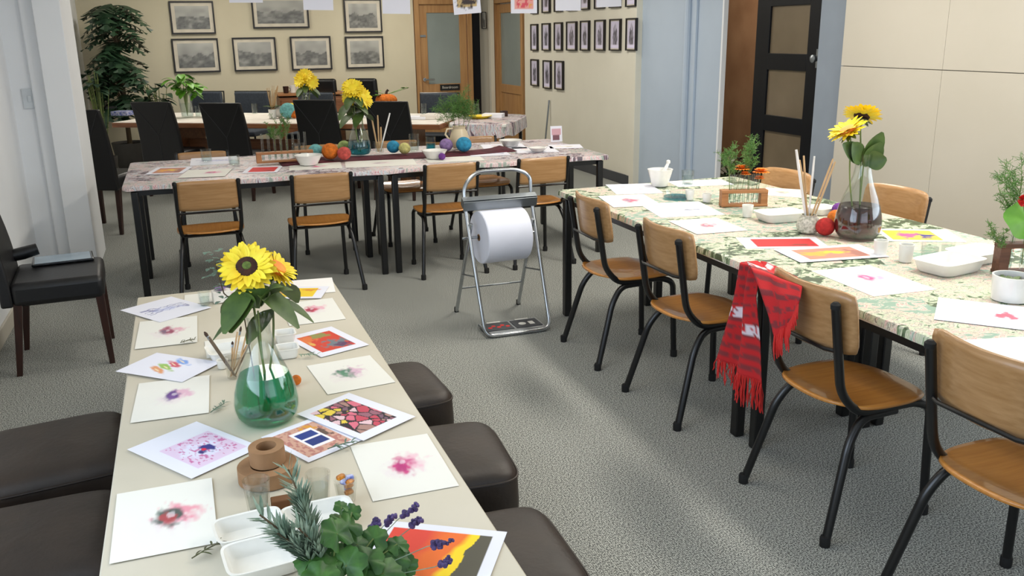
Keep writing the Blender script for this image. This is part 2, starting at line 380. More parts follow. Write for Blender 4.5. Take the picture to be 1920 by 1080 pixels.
def print_window(U, V):
    A = base_print(U); A = rect(A, U, V, .1, .1, .9, .9, (206, 160, 140)); sp = (vnoise(U, V, 26, 3) > .6) & (U > .1) & (U < .9) & (V > .1) & (V < .9)
    A = blend(A, sp*.8, (176, 110, 104)); A = blob(A, U, V, .72, .78, .16, .1, (214, 150, 50), 1, seed=2, rag=.6); A = blob(A, U, V, .8, .6, .08, .14, (70, 56, 50), .9, seed=3, rag=.8)
    A = rect(A, U, V, .32, .26, .74, .78, (240, 236, 240)); A = rect(A, U, V, .37, .32, .69, .50, (30, 50, 120)); return rect(A, U, V, .37, .54, .69, .72, (34, 58, 132))
def print_yellow(U, V):
    A = base_print(U); A = rect(A, U, V, .1, .15, .82, .85, (236, 200, 40)); A = blob(A, U, V, .3, .5, .2, .2, (240, 214, 70), .8, seed=3); A = blob(A, U, V, .7, .7, .16, .1, (214, 130, 40), .8, seed=4)
    return blob(A, U, V, .18, .4, .08, .2, (190, 120, 90), .7, seed=6)
def print_magma(U, V):
    A = base_print(U); m = ((U > .1) & (U < .9) & (V > .08) & (V < .88)).astype(float)
    n = vnoise(U, V, 7, 8)*.06; d = U*.95+(1-V)*.12+n
    B = np.ones(U.shape+(3,))*np.array(lin((222, 68, 52))); B = blend(B, np.clip((d-.42)/.12, 0, 1), (238, 112, 40)); B = blend(B, np.clip((d-.68)/.05, 0, 1), (250, 214, 30)); B = blend(B, (d > .80).astype(float), (84, 80, 66))
    return A*(1-m[..., None])+B*m[..., None]
def print_redbar(U, V):
    A = base_print(U); A = rect(A, U, V, .15, .16, .9, .84, (206, 36, 40)); return blob(A, U, V, .7, .3, .16, .08, (110, 50, 40), .7, seed=4)
def print_orange(U, V):
    A = base_print(U); m = ((U > .15) & (U < .85) & (V > .14) & (V < .86)).astype(float)
    B = np.ones(U.shape+(3,))*np.array(lin((190, 130, 110))); B = blob(B, U, V, .35, .5, .2, .2, (226, 160, 70), 1, seed=1); B = blob(B, U, V, .55, .55, .14, .16, (230, 190, 60), 1, seed=3); B = blob(B, U, V, .78, .4, .1, .3, (150, 100, 90), .8, seed=4)
    return A*(1-m[..., None])+B*m[..., None]
def print_tropic(U, V):
    A = base_print(U); A = rect(A, U, V, .06, .12, .74, .88, (230, 190, 70)); A = blob(A, U, V, .35, .5, .16, .25, (214, 90, 140), 1, seed=1); A = blob(A, U, V, .56, .45, .12, .18, (60, 60, 130), 1, seed=3)
    return blob(A, U, V, .14, .6, .07, .2, (226, 200, 60), 1, seed=5)
def print_soft(seed, c=(150, 150, 180)):
    def f(U, V):
        A = base_print(U); A = blob(A, U, V, .5, .5, .3, .2, (232, 228, 214), .8, seed=seed, rag=.5); A = blob(A, U, V, .62, .42, .13, .045, c, .85, seed=seed+1, rag=.5)
        return blob(A, U, V, .3, .7, .09, .04, (220, 140, 150), .7, seed=seed+2)
    return f
def print_red_right(U, V):
    A = base_print(U); A = blob(A, U, V, .35, .5, .3, .08, (222, 214, 222), .9, seed=3); A = blob(A, U, V, .74, .5, .12, .12, (220, 60, 90), .9, seed=4, rag=.8)
    return A
def photo(seed, kind=0):
    def f(U, V):
        g = .55+.3*V-.25*vnoise(U, V, 5, seed); hz = .35+.35*vnoise(U, V*0+.5, 5, seed+1)
        land = .12+.5*vnoise(U, V, 12, seed+2)*vnoise(U, V, 5, seed+3)+.12*vnoise(U, V, 28, seed+4)
        g = np.where(V < hz, land, g)
        if kind: 
            d = np.sqrt(((U-.5)/.26)**2+((V-.42)/.42)**2); g = np.where(d < 1+.3*(vnoise(U, V, 8, seed)-.5), .07+.2*vnoise(U, V, 9, seed+7), .62); d2 = np.sqrt(((U-.5)/.14)**2+((V-.78)/.12)**2); g = np.where(d2 < 1, .42, g)
            g = np.where(V < .12, .8, g); return np.stack([g, g*.94, g*1.2], -1)
        g = g*.62; return np.stack([g*.98, g*.97, g*.88], -1)
    return f
def paint_mesh(name, w, h, fn, m, nx=56, ny=42, th=0.0006, flat=None):
    """a sheet centred on its origin, w along x, h along y, painted on its upper face"""
    x = np.linspace(0, 1, nx); y = np.linspace(0, 1, ny); U, V = np.meshgrid(x, y); A = np.clip(fn(U, V), 0, 1)
    P = np.stack([(U-.5)*w, (V-.5)*h, np.full(U.shape, th)], -1).reshape(-1, 3)
    fs = [(j*nx+i, j*nx+i+1, (j+1)*nx+i+1, (j+1)*nx+i) for j in range(ny-1) for i in range(nx-1)]
    n = nx*ny; P = np.vstack([P, [(-w/2, -h/2, 0), (w/2, -h/2, 0), (w/2, h/2, 0), (-w/2, h/2, 0)]])
    ring = [0, nx-1, n-1, (ny-1)*nx]
    fs.append((n+3, n+2, n+1, n)); fs += [tuple([n, n+1]+list(range(nx-1, -1, -1))), tuple([n+1, n+2]+list(range(n-1, nx-2, -nx))), tuple([n+2, n+3]+list(range((ny-1)*nx, n))), tuple([n+3, n]+list(range(0, n, nx)))]
    me = bpy.data.meshes.new(name); me.from_pydata(P.tolist(), [], fs); me.materials.append(MATS[m])
    ca = me.color_attributes.new('paint', 'FLOAT_COLOR', 'POINT'); C = np.ones((n+4, 4)); C[:n, :3] = A.reshape(-1, 3); C[n:, :3] = A[0, 0]
    ca.data.foreach_set('color', C.ravel()); me.update()
    o = bpy.data.objects.new(name, me); COL.objects.link(o); return o
LAYER = {}
def sheet(name, quad, fn, label, cat, z=0.7406, layer=0, group=None, res=(72, 54), fix=None, curl=0):
    """quad: four pixel corners (far-left, far-right, near-right, near-left) of a rectangular sheet lying on the table"""
    z += layer*0.0016; P = [at(x, y, z) for x, y in quad]; c = sum(P, Vector())/4
    u = ((P[1]-P[0])+(P[2]-P[3])); v = ((P[0]-P[3])+(P[1]-P[2])); w = u.length/2; h = v.length/2
    a1 = math.atan2(u.y, u.x); a2 = math.atan2(v.y, v.x)-PI/2
    d = (a2-a1+PI) % (2*PI)-PI; ang = a1+d/2
    if fix: w, h = fix
    o = paint_mesh(name, w, h, fn, 'painted_paper', *res); o.location = (c.x, c.y, z); o.rotation_euler = (0, 0, ang)
    return tag(o, label, cat, group)

# ================================================================== the room
LZ = 0.50; TZ = 0.74
wbox('floor', -2.5, 9.0, -2.8, 13.4, -0.1, 0, 'carpet')
wbox('ceiling', -2.5, 9.0, -2.8, 13.4, 2.72, 2.82, 'ceiling_white')
# left wall with a window opening beside the camera
wbox('wall_left', -1.28, -1.08, 2.7, 7.0, 0, 2.72, 'wall_white')
wbox('wall_left_front', -1.28, -1.08, -2.8, -0.3, 0, 2.72, 'wall_cream')
wbox('wall_left_below_window', -1.28, -1.08, -0.3, 2.7, 0, 0.85, 'wall_cream')
wbox('wall_left_above_window', -1.28, -1.08, -0.3, 2.7, 2.4, 2.72, 'wall_cream')
wbox('wall_left_return', -1.28, -0.83, 7.0, 7.2, 0, 2.72, 'wall_white')
wbox('trim_1', -0.86, -0.69, 6.9, 7.62, 0, 2.72, 'wall_white', 0.006)
wbox('shading_strip', -0.95, -0.85, 6.965, 7.1, 0, 2.72, 'wall_white', 0.015)  # strip added to shape the shading line left of the column
wbox('wall_left_back', -1.28, -1.12, 7.2, 13.2, 0, 2.72, 'wall_white')
wbox('baseboard_left', -1.08, -1.065, 2.7, 7.0, 0, 0.09, 'panel_white', 0.003)
wbox('wall_back', -1.28, 3.27, 13.0, 13.2, 0, 2.72, 'wall_tan')
wbox('wall_back_above_door', 3.27, 4.13, 13.0, 13.2, 2.1, 2.72, 'wall_tan')
wbox('wall_back_right', 4.27, 4.9, 13.15, 13.3, 0, 2.72, 'wall_cream')
wbox('trim_3', 4.13, 4.27, 13.0, 13.12, 0, 2.72, 'door_dark')
wbox('trim_4', 4.40, 4.46, 12.9, 12.98, 0, 2.72, 'wall_cream')
wbox('wall_right_photos', 4.5, 4.62, 8.6, 11.75, 0, 2.72, 'wall_photo')
wbox('wall_right_above_door', 4.5, 4.62, 11.75, 13.2, 2.1, 2.72, 'wall_photo')
wbox('baseboard_right', 4.482, 4.5, 8.6, 11.75, 0, 0.11, 'skirting_grey', 0.003)
wbox('trim_5', 4.49, 4.62, 8.50, 8.66, 0, 2.72, 'wall_photo', 0.004)
wbox('wall_right_blue', 4.56, 4.60, 7.02, 8.52, 0, 2.72, 'wall_blue')
struct('trim_6', MB().tube([(4.545, 7.58, 0), (4.545, 7.58, 2.72)], 0.035, 12), 'wall_blue')
wbox('trim_7', 4.535, 4.56, 7.42, 7.47, 0, 2.72, 'wall_blue', 0.004)
wbox('trim_8', 4.552, 4.60, 6.995, 7.02, 0, 2.72, 'wall_white', 0.004)
wbox('wall_right_reveal', 4.52, 4.66, 5.22, 5.66, 0, 2.72, 'wall_greyblue')
wbox('wall_right_lintel', 4.56, 4.60, 5.5, 7.0, 2.12, 2.72, 'wall_blue')
wbox('baseboard_hall', 4.66, 4.68, 5.5, 5.56, 0, 0.1, 'skirting_grey')
# right wall of painted boards with thin joints, window opening nearer than the frame
RX = 4.44
P = [(RX, 3.62, 4.379), (RX, 4.381, 5.30)]
k = 0
for i, (a, y0, y1) in enumerate(P):
    for z0, z1 in ((0, 1.360), (1.3645, 2.72)):
        k += 1; wbox(['wall_right', 'wall_right_upper', 'wall_right_far', 'wall_right_far_upper'][k-1], a, a+0.03, y0, y1, z0, z1, 'panel_white', 0.002)
wbox('wall_right_backing', RX+0.02, RX+0.16, 3.6, 5.3, 0, 2.72, 'panel_gap')
wbox('wall_right_below_window', RX, RX+0.14, 0.2, 3.6, 0, 0.9, 'panel_white')
wbox('wall_right_above_window', RX, RX+0.14, 0.2, 3.6, 2.5, 2.72, 'panel_white')
wbox('wall_right_front', RX, RX+0.14, -2.8, 0.2, 0, 2.72, 'panel_white')
wbox('wall_front', -1.28, RX+0.14, -2.9, -2.75, 0, 0.8, 'wall_cream')
wbox('wall_front_upper', -1.28, RX+0.14, -2.9, -2.75, 2.6, 2.72, 'wall_cream')
# hall beyond the doorway
wbox('wall_hall', 6.3, 6.4, 5.0, 13.2, 0, 2.72, 'hall_brown')
wbox('wall_hall_end', 4.66, 6.3, 11.9, 12.0, 0, 2.72, 'hall_brown')
wbox('wall_hall_near', 4.66, 6.3, 5.0, 5.1, 0, 2.72, 'hall_brown')

def opx(px, py, X): return atX(px, py, X)
# wooden door in the back wall
d = thing('door_1', None, None, (3.28, 13.02, 0)); d['kind'] = 'structure'
w_ = 0.86
MB().box((0.035, 0, 1.05), (0.07, .12, 2.1)).box((w_-.035, 0, 1.05), (.07, .12, 2.1)).box((w_/2, 0, 2.07), (w_-.002, .116, .066)).build('door_frame', 'door_wood', d, bevel=.004)
m = MB(); m.box((0.13, .0, 1.02), (.11, .045, 2.02)).box((w_-.13, 0, 1.02), (.11, .045, 2.02)).box((w_/2, 0, 1.98), (w_-.16, .041, .118)).box((w_/2, 0, .465), (w_-.16, .041, .90))
m.build('door_leaf', 'door_wood', d, bevel=.004)
MB().box((w_/2, 0, 1.42), (w_-.36, .015, 1.02)).build('door_pane', 'frosted_pane', d, smooth=False)
m = MB(); m.tube([(0.12, -.02, .985), (.12, -.07, .985), (.26, -.07, .985)], .011, 8); m.lathe([(.026, 0), (.026, .01)], 16, (.12, -.025, .985), Matrix.Rotation(PI/2, 3, 'X'))
m.build('door_handle', 'chrome', d)
sg = MB().box((.50, -.035, .862), (.30, .012, .085)).build('door_sign', 'sign_black', d, smooth=False)
def text(body, size, loc, rot, m, parent, name='lettering', ext=.0006):
    c = bpy.data.curves.new(name, 'FONT'); c.body = body; c.size = size; c.align_x = 'CENTER'; c.align_y = 'CENTER'; c.extrude = ext
    t = bpy.data.objects.new(name, c); COL.objects.link(t)
    dg = bpy.context.evaluated_depsgraph_get(); me = bpy.data.meshes.new_from_object(t.evaluated_get(dg)); bpy.data.objects.remove(t)
    o = bpy.data.objects.new(name, me); me.materials.clear(); me.materials.append(MATS[m]); COL.objects.link(o)
    o.location = loc; o.rotation_euler = rot; o.parent = parent; return o
text('Boardroom', .052, (.50, -.043, .862), (PI/2, 0, 0), 'letter_white', sg)
MB().box((.105, -.03, 1.60), (.11, .01, .03)).build('door_plate', 'steel_grey', d)
# second wooden door, in the side wall
d = thing('door_2', None, None, (4.52, 11.78, 0)); d['kind'] = 'structure'
MB().box((0, .03, 1.05), (.1, .06, 2.1)).box((0, 1.17, 1.05), (.1, .06, 2.1)).box((0, .6, 2.07), (.096, 1.196, .056)).build('door_frame', 'door_wood', d, bevel=.004)
MB().box((.02, .12, 1.03), (.045, .12, 2.0)).box((.02, 1.08, 1.03), (.045, .12, 2.0)).box((.02, .6, 1.965), (.041, .9, .12)).box((.02, .6, .84), (.041, .9, .12)).box((.03, .6, .42), (.03, .9, .78)).build('door_leaf', 'door_wood', d, bevel=.004)
MB().box((.02, .6, 1.40), (.012, .86, 1.02)).build('door_pane', 'frosted_pane', d, smooth=False)
# dark panelled door, standing in the doorway to the hall
d = thing('door_3', None, None, (4.64, 5.73, 0)); d['kind'] = 'structure'
DL = .86
m = MB(); m.box((0, .09, 1.04), (.05, .18, 2.08)).box((0, DL-.09, 1.04), (.05, .18, 2.08))
zs = [(-.0, .22), (.50, .62), (.98, 1.10), (1.48, 1.60), (1.97, 2.08)]
zs = [(0, .10), (.30, .42), (.80, .93), (1.30, 1.43), (1.80, 2.08)]
for a, b in zs: m.box((0, DL/2, (a+b)/2), (.05, DL-.36, b-a))
m.build('door_leaf', 'door_dark', d, bevel=.003)
for a, b in zip(zs[:-1], zs[1:]): MB().box((0, DL/2, (a[1]+b[0])/2), (.012, DL-.35, b[0]-a[1]+.01)).build('door_pane', 'door_pane', d, smooth=False)
MB().box((-.0, -.05, 1.06), (.09, .09, 2.12)).build('door_frame', 'door_dark', d)
m = MB(); m.lathe([(.02, 0), (.02, .03), (.03, .04), (.03, .06), (.012, .07)], 14, (-.03, .03, 1.40), Matrix.Rotation(-PI/2, 3, 'Y')); m.box((-.03, .03, 1.4), (.012, .05, .14)); m.build('door_handle', 'steel_grey', d)

# light switch on the return wall
p = atY(56, 185, 6.998)
o = thing('light_switch', 'white plastic light switch plate on the white wall beside the left column', 'switch', (p.x, 6.997, p.z))
MB().box((0, -.004, 0), (.09, .008, .135)).build('switch_plate', 'switch_white', o, bevel=.003)
MB().box((0, -.011, .0), (.022, .008, .045), Matrix.Rotation(.15, 3, 'X')).build('rocker', 'switch_white', o, bevel=.001)

# ------------------------------------------------------------------ framed pictures on the back wall
def framed(px, Yw, w, h, label, seed, group=None, side='back', kind=0, name='framed_picture', bw=.02, mt=.055, tilt=0):
    o = thing(name, label, 'picture', px, 0, group)
    m = MB(); d = .03
    for (cx_, cz_, sx, sz) in ((0, h/2-bw/2, w, bw), (0, -h/2+bw/2, w, bw), (-w/2+bw/2, 0, bw, h-2*bw), (w/2-bw/2, 0, bw, h-2*bw)): m.box((cx_, -d/2, cz_), (sx, d, sz))
    m.build('frame', 'frame_black', o, smooth=False)
    MB().box((0, -.008, 0), (w-bw*1.5, .014, h-bw*1.5)).build('mount', 'mount', o, smooth=False)
    ph = paint_mesh('photograph', w-2*bw-2*mt, h-2*bw-2*mt*.95, photo(seed, kind), 'print_photo', 26, 20, .001); ph.parent = o; ph.location = (0, -.016, 0); ph.rotation_euler = (PI/2, 0, 0)
    if side == 'right': o.rotation_euler = (0, tilt, -PI/2)
    else: o.rotation_euler = (0, tilt, 0)
    return o
pics = [((319, 402, 2, 64), 'black framed old photograph of a curving road, top left above another frame'),
        ((324, 411, 72, 136), 'black framed old photograph of a dark townscape, nearest the tall plant in the lower row'),
        ((437, 518, 70, 133), 'black framed old photograph of low buildings under a pale sky, second in the lower row'),
        ((472, 578, -8, 53), 'large wide black framed photograph of a hill, partly behind hanging papers'),
        ((545, 621, 68, 131), 'black framed old photograph of a valley with a pale winding road'),
        ((645, 715, -2, 61), 'black framed old photograph of tall buildings, in the upper row nearest the wooden door'),
        ((648, 719, 68, 128), 'black framed old photograph of misty dark trees, lower row nearest the wooden door')]
for i, ((x0, x1, y0, y1), lb) in enumerate(pics):
    a = atY(x0, (y0+y1)/2, 12.99); b = atY(x1, (y0+y1)/2, 12.99); t = atY((x0+x1)/2, y0, 12.99); bt = atY((x0+x1)/2, y1, 12.99)
    framed(((a.x+b.x)/2, 12.99, (t.z+bt.z)/2), 0, b.x-a.x, t.z-bt.z, lb, 11+i*7, 'old photographs on the back wall', mt=.045)
# ------------------------------------------------------------------ small portraits on the right wall
def portrait(x0, x1, y0, y1, label, seed):
    xm = (x0+x1)/2; ym = (y0+y1)/2
    a = atX(x0, ym, 4.499); b = atX(x1, ym, 4.499); t = atX(xm, y0, 4.499); bt = atX(xm, y1, 4.499)
    framed((4.499, (a.y+b.y)/2, (t.z+bt.z)/2), 0, abs(b.y-a.y), t.z-bt.z, label, seed, 'small framed portraits on the cream wall', 'right', 1, 'framed_portrait', .013, .012)
xs = [(998, 1010), (1019, 1033), (1042, 1056), (1065, 1083), (1091, 1107), (1118, 1136), (1146, 1166), (1177, 1196)]
ordn = ['nearest the wooden door', 'second from the wooden door', 'third from the wooden door', 'fourth from the wooden door', 'fourth from the blue wall', 'third from the blue wall', 'second from the blue wall', 'nearest the blue wall']
for i, (a, b) in enumerate(xs):
    portrait(a, b, 45-i*1.6, 95, 'narrow framed blue-grey portrait, middle row, '+ordn[i], 40+i)
    if i not in ():
        portrait(a, b, -34-i*4, 26-i*1.9, 'narrow framed portrait in the top row behind the hanging papers, '+ordn[i], 60+i)
for i, (a, b, c, e) in enumerate([(998, 1011, 111, 161), (1021, 1035, 113, 166), (1043, 1058, 114, 168)]):
    portrait(a, b, c, e, 'narrow framed grey portrait in the bottom row of three, '+['nearest the wooden door', 'in the middle', 'furthest from the wooden door'][i], 80+i)
p = atY(926, 40, 13.14)
framed((4.38, 13.14, atY(926, 38, 13.14).z), 0, .07, .24, 'tiny black edged picture on the strip of wall between the two wooden doors', 91, bw=.008, mt=.01)
# ------------------------------------------------------------------ papers hung on a string
hang = [(430, 493, 5, 0, 'white'), (570, 626, 19, 1, 'w'), (718, 770, 26, 1, 'w'), (849, 900, 26, -4, 'dark'), (958, 1007, 25, 0, 'orange'), (1042, 1089, 20, 0, 'w'), (1118, 1164, 13, -2, 'w')]
hl = ['blank white paper pegged at the left end of the string', 'blank white paper pegged between the two wall photographs', 'blank white paper pegged just left of the wooden door', 'white paper with a dark picture pegged in front of the wooden door', 'white paper with an orange pink picture pegged on the string', 'blank white paper pegged in front of the portraits, left one', 'blank white paper pegged nearest the blue wall']
def hp(kind):
    def f(U, V):
        A = base_print(U)
        if kind == 'dark': A = rect(A, U, V, .15, .16, .85, .8, (196, 170, 120)); A = blob(A, U, V, .5, .3, .3, .16, (60, 50, 50), 1, seed=3, rag=.8)
        if kind == 'orange': A = rect(A, U, V, .16, .12, .86, .8, (230, 160, 150)); A = blend(A, ((vnoise(U, V, 18, 3) > .55) & (U > .2) & (U < .82) & (V > .15) & (V < .76))*.9, (214, 70, 90)); A = blend(A, ((vnoise(U, V, 14, 9) > .7) & (U > .2) & (U < .82) & (V > .15) & (V < .76))*.9, (232, 160, 60))
        return A
    return f
HY = 7.0
for (x0, x1, yb, tl, kd), lb in zip(hang, hl):
    a = atY(x0, yb, HY); b = atY(x1, yb, HY); w = b.x-a.x; h = w*1.38
    o = paint_mesh('hanging_paper', w, h, hp(kd), 'painted_paper', 26, 34); o.location = ((a.x+b.x)/2, HY, (a.z+b.z)/2+h/2); o.rotation_euler = (PI/2, math.radians(tl), 0); tag(o, lb, 'paper', 'papers pegged on the string')
zt = 2.13
st = MB(); st.tube([(-.62+5.18*i/20, HY, zt-.03*math.sin(PI*i/20)) for i in range(21)], .003, 5); tag(st.build('string', 'string'), 'thin string stretched across the room holding the papers', 'string')

# ================================================================== furniture
def school_chair(label, group, kind=0):
    ux = .185 if not kind else .166; uz = .775 if not kind else .800; bz = .585 if not kind else .645; tr_ = .0130 if not kind else .0150
    t = thing('school_chair', label, 'chair', (0, 0, 0), 0, group)
    for s in (-1, 1):
        up = fillet([(s*ux, -.235, uz), (s*(ux-.001), -.185, .50), (s*.175, -.12, .425), (s*.172, .12, .425), (s*.176, .185, .40), (s*.185, .20, .0)], .07, 6)
        sf = MB().tube(up, tr_, 10).build('side_frame', 'black_steel', t)
        rl = fillet([(s*.172, .04, .41), (s*.174, -.10, .405), (s*.19, -.155, .33), (s*.228, -.245, .012)], .09, 6)
        rg = MB().tube(rl, tr_, 10).build('rear_leg', 'black_steel', t)
        MB().lathe([(.0175, 0), (.018, .03), (.015, .036)], 12, (s*.185, .2, 0)).build('rubber_foot', 'rubber', sf)
        MB().lathe([(tr_+.0004, -.008), (tr_+.001, .006), (.008, .014)], 10, (s*(ux+.0003), -.236, uz-.003)).build('end_cap', 'rubber', sf)
        MB().lathe([(.0175, 0), (.018, .03), (.015, .036)], 12, (s*.2285, -.247, 0)).build('rubber_foot', 'rubber', rg)
    for yy in (.12, -.09): MB().tube([(-.175, yy, .418), (.175, yy, .418)], .010, 8).build('cross_bar', 'black_steel', t)
    MB().tube([(-ux+.003, -.21, bz), (-ux*.75, -.21-.019*kind, bz), (ux*.75, -.21-.019*kind, bz), (ux-.003, -.21, bz)], .007, 8).build('back_bar', 'black_steel', t)
    # seat: thin curved plywood, rounded D outline
    N = 22; P = []
    for i in range(N+1):
        v = -1+2*i/N; row = []
        for j in range(N+1):
            u = -1+2*j/N
            x = u*math.sqrt(max(0, 1-.42*v*v*abs(v)))*.205*(1.0-.06*(v < 0)*v*v); y = v*math.sqrt(max(0, 1-.30*u*u*abs(u)))*.205
            z = .446-.012*math.exp(-((u*.9)**2+(v+.25)**2)*2.2)-.018*max(0, v-.6)**1.3/.4+.01*max(0, -v-.6)/.4
            row.append((x, y, z))
        P.append(row)
    MB().grid(P).build('seat', 'plywood_seat', t, solid=.011)
    P = []
    for i in range(9):
        v = i/8; row = []
        for j in range(17):
            u = -1+2*j/16
            if kind:
                hw = .205*(1-.05*abs(2*v-1)**6); zz = .630+.210*v; edge = 1-.10*abs(u)**8; z = .735+(zz-.735)*edge
                row.append((u*hw, -.212-.028*v+.05*abs(u)**1.8, z))
            else:
                hw = .178*(1-.03*abs(2*v-1)**6); zz = .600+.185*v; edge = 1-.06*abs(u)**8; z = .6925+(zz-.6925)*edge
                row.append((u*hw, -.220-.025*v+.012*u*u, z))
        P.append(row)
    MB().grid(P).build('backrest', 'plywood', t, solid=.011)
    return t
GR = 'wooden school chairs along the near side of the right table'
near = [(3.965, 'wooden school chair tucked under the far corner of the right table', -.03), (3.225, 'wooden school chair just beyond the one with the red shawl', .02),
        (2.275, 'wooden school chair with a red shawl over its backrest corner', 0), (1.565, 'nearest wooden school chair, cut off by the right edge of the photo', .0)]
chs = {}
def place(x, y, a, lb, gr, kind=0):
    if kind not in chs:
        c = chs[kind] = school_chair(lb, gr, kind); c.location = (x, y, 0); c.rotation_euler = (0, 0, a); return c
    return dup(chs[kind], (x, y, 0), a, lb, gr)
for y, lb, r in near: place(2.06, y, -PI/2+r, lb, GR, 1)
GM = 'wooden school chairs along the near side of the middle table'
for x, y, lb in [(.095, 5.93, 'wooden school chair at the left end of the near side of the middle table'), (.785, 5.90, 'wooden school chair, second from the left on the near side of the middle table'),
              (1.665, 5.98, 'wooden school chair just left of the paper roll stand'), (2.335, 5.98, 'wooden school chair directly behind the paper roll stand')]: place(x, y, 0, lb, GM)
GF = 'wooden school chairs along the far side of the middle table'
for x, y, lb in [(.11, 6.97, 'wooden school chair on the far side of the middle table, leftmost backrest edge showing'), (.98, 7.0, 'wooden school chair behind the test tube rack on the middle table'),
              (1.63, 7.0, 'wooden school chair behind the blue and yellow balls on the middle table'), (2.30, 6.98, 'wooden school chair on the far side of the middle table, right of the jug')]: place(x, y, PI, lb, GF)
GO = 'wooden school chairs on the far side of the right table'
place(3.04, 4.22, PI/2+.06, 'wooden school chair behind the paint brushes, far side of the right table', GO, 1)
place(3.18, 3.52, PI/2+.05, 'wooden school chair with its backrest right of the brown flask', GO, 1)
# wooden school chairs' tables: black steel frames, four pushed together
def steel_table(label, group, L_, D_):
    t = thing('folding_table', label, 'table', (0, 0, 0), 0, group)
    MB().box((0, 0, TZ-.022), (L_, D_, .022)).build('tabletop', 'white_plastic', t, bevel=.003)
    m = MB()
    for s in (-1, 1): m.box((0, s*(D_/2-.04), TZ-.052), (L_-.06, .025, .035)).box((s*(L_/2-.045), 0, TZ-.052), (.025, D_-.06, .035))
    m.build('apron', 'black_steel', t)
    for sx in (-1, 1):
        for sy in (-1, 1): MB().box((sx*(L_/2-.05), sy*(D_/2-.024), (TZ-.04)/2), (.042, .042, TZ-.04)).build('leg', 'black_steel', t, bevel=.006)
    return t
GT = 'black framed tables pushed together under the collage cloths'
tb = steel_table('black framed table under the right end of the middle table, near half', GT, 1.66, .585)
tb.location = (-.385+1.66*1.5, 6.26, 0)
dup(tb, (-.385+.83, 6.26, 0), 0, 'black framed table under the left end of the middle table, near half', GT)
dup(tb, (-.385+.83, 6.85, 0), 0, 'black framed table under the left end of the middle table, far half', GT)
dup(tb, (-.385+1.66*1.5, 6.85, 0), 0, 'black framed table under the right end of the middle table, far half', GT)
for (x, y, lb) in [(2.292, 3.74, 'black framed table under the far left half of the right table'), (2.90, 3.74, 'black framed table under the far right half of the right table'),
                   (2.292, 1.95, 'black framed table under the near half of the right table beside the shawl chair'), (2.90, 1.95, 'black framed table under the near right half of the right table')]:
    r_ = dup(tb, (x, y, 0), PI/2, lb, GT)
    if y > 3: r_.scale = (1.13, 1, 1)
# cloths of pasted pages, hanging a little over the edges
def cover(name, x0, x1, y0, y1, z, m, label, drop=.03, r=.04, hem='white_cloth'):
    pts = []
    for cx_, cy_, a in ((x1-r, y1-r, 0), (x0+r, y1-r, PI/2), (x0+r, y0+r, PI), (x1-r, y0+r, 1.5*PI)):
        for k in range(7): q = a+PI/2*k/6; pts.append((cx_+r*math.cos(q), cy_+r*math.sin(q)))
    full = []
    for i, p in enumerate(pts):
        q = pts[(i+1) % len(pts)]; n = max(1, int(math.dist(p, q)/.06))
        for k in range(n): full.append((p[0]+(q[0]-p[0])*k/n, p[1]+(q[1]-p[1])*k/n))
    mb = MB(); n = len(full); cxm, cym = (x0+x1)/2, (y0+y1)/2
    def ring(off, zz, wob=0):
        out = []
        for i, (x, y) in enumerate(full):
            nx = (x-cxm); ny = (y-cym); 
            ex = 1 if abs(abs(x-cxm)-(x1-x0)/2) < r+.001 else 0; ey = 1 if abs(abs(y-cym)-(y1-y0)/2) < r+.001 else 0
            out.append((x+off*ex*math.copysign(1, nx), y+off*ey*math.copysign(1, ny), zz+wob*(math.sin(i*.9)+.6*math.sin(i*.37+1))))
        return out
    R = [ring(-.012, z+.0005), ring(.002, z-.0015), ring(.006, z-.008), ring(.007, z-drop, .003)]
    vs = [p for rr in R for p in rr]; fs = [tuple(range(n))]
    for k in range(3):
        for i in range(n): j = (i+1) % n; fs.append((k*n+j, k*n+i, (k+1)*n+i, (k+1)*n+j))
    mb.add(vs, fs); o = mb.build(name, m, smooth=True); return tag(o, label, 'tablecloth')
cover('table_cover', -.395, 2.945, 5.955, 7.15, TZ, 'collage_pink', 'table cover of pasted printed pages on the middle table')
cover('table_cover', 2.003, 3.20, 1.14, 4.72, TZ, 'collage_green', 'green and cream table cover of pasted pages on the right table', drop=.028)
# low table in front
t = thing('low_table', 'long low beige table in front, covered with art papers', 'table', (.155, 2.70, 0))
MB().box((0, 0, LZ-.017), (.868, 2.97, .034)).build('tabletop', 'table_beige', t, bevel=.006)
for sx in (-1, 1):
    for y in (-1.35, 0, 1.35): MB().tube([(sx*.36, y, 0), (sx*.36, y, LZ-.03)], .02, 10).build('leg', 'black_steel', t)
MB().box((0, 0, LZ-.05), (.70, 2.7, .035)).build('apron', 'black_steel', t)
tag(MB().box((0, 0, -.001), (.858, 2.95, .002)).build('table_cover', 'table_beige', None, loc=(.155, 2.70, LZ+.001)), 'thin beige plastic cover stretched over the long low table', 'tablecloth')
LZ += .0022

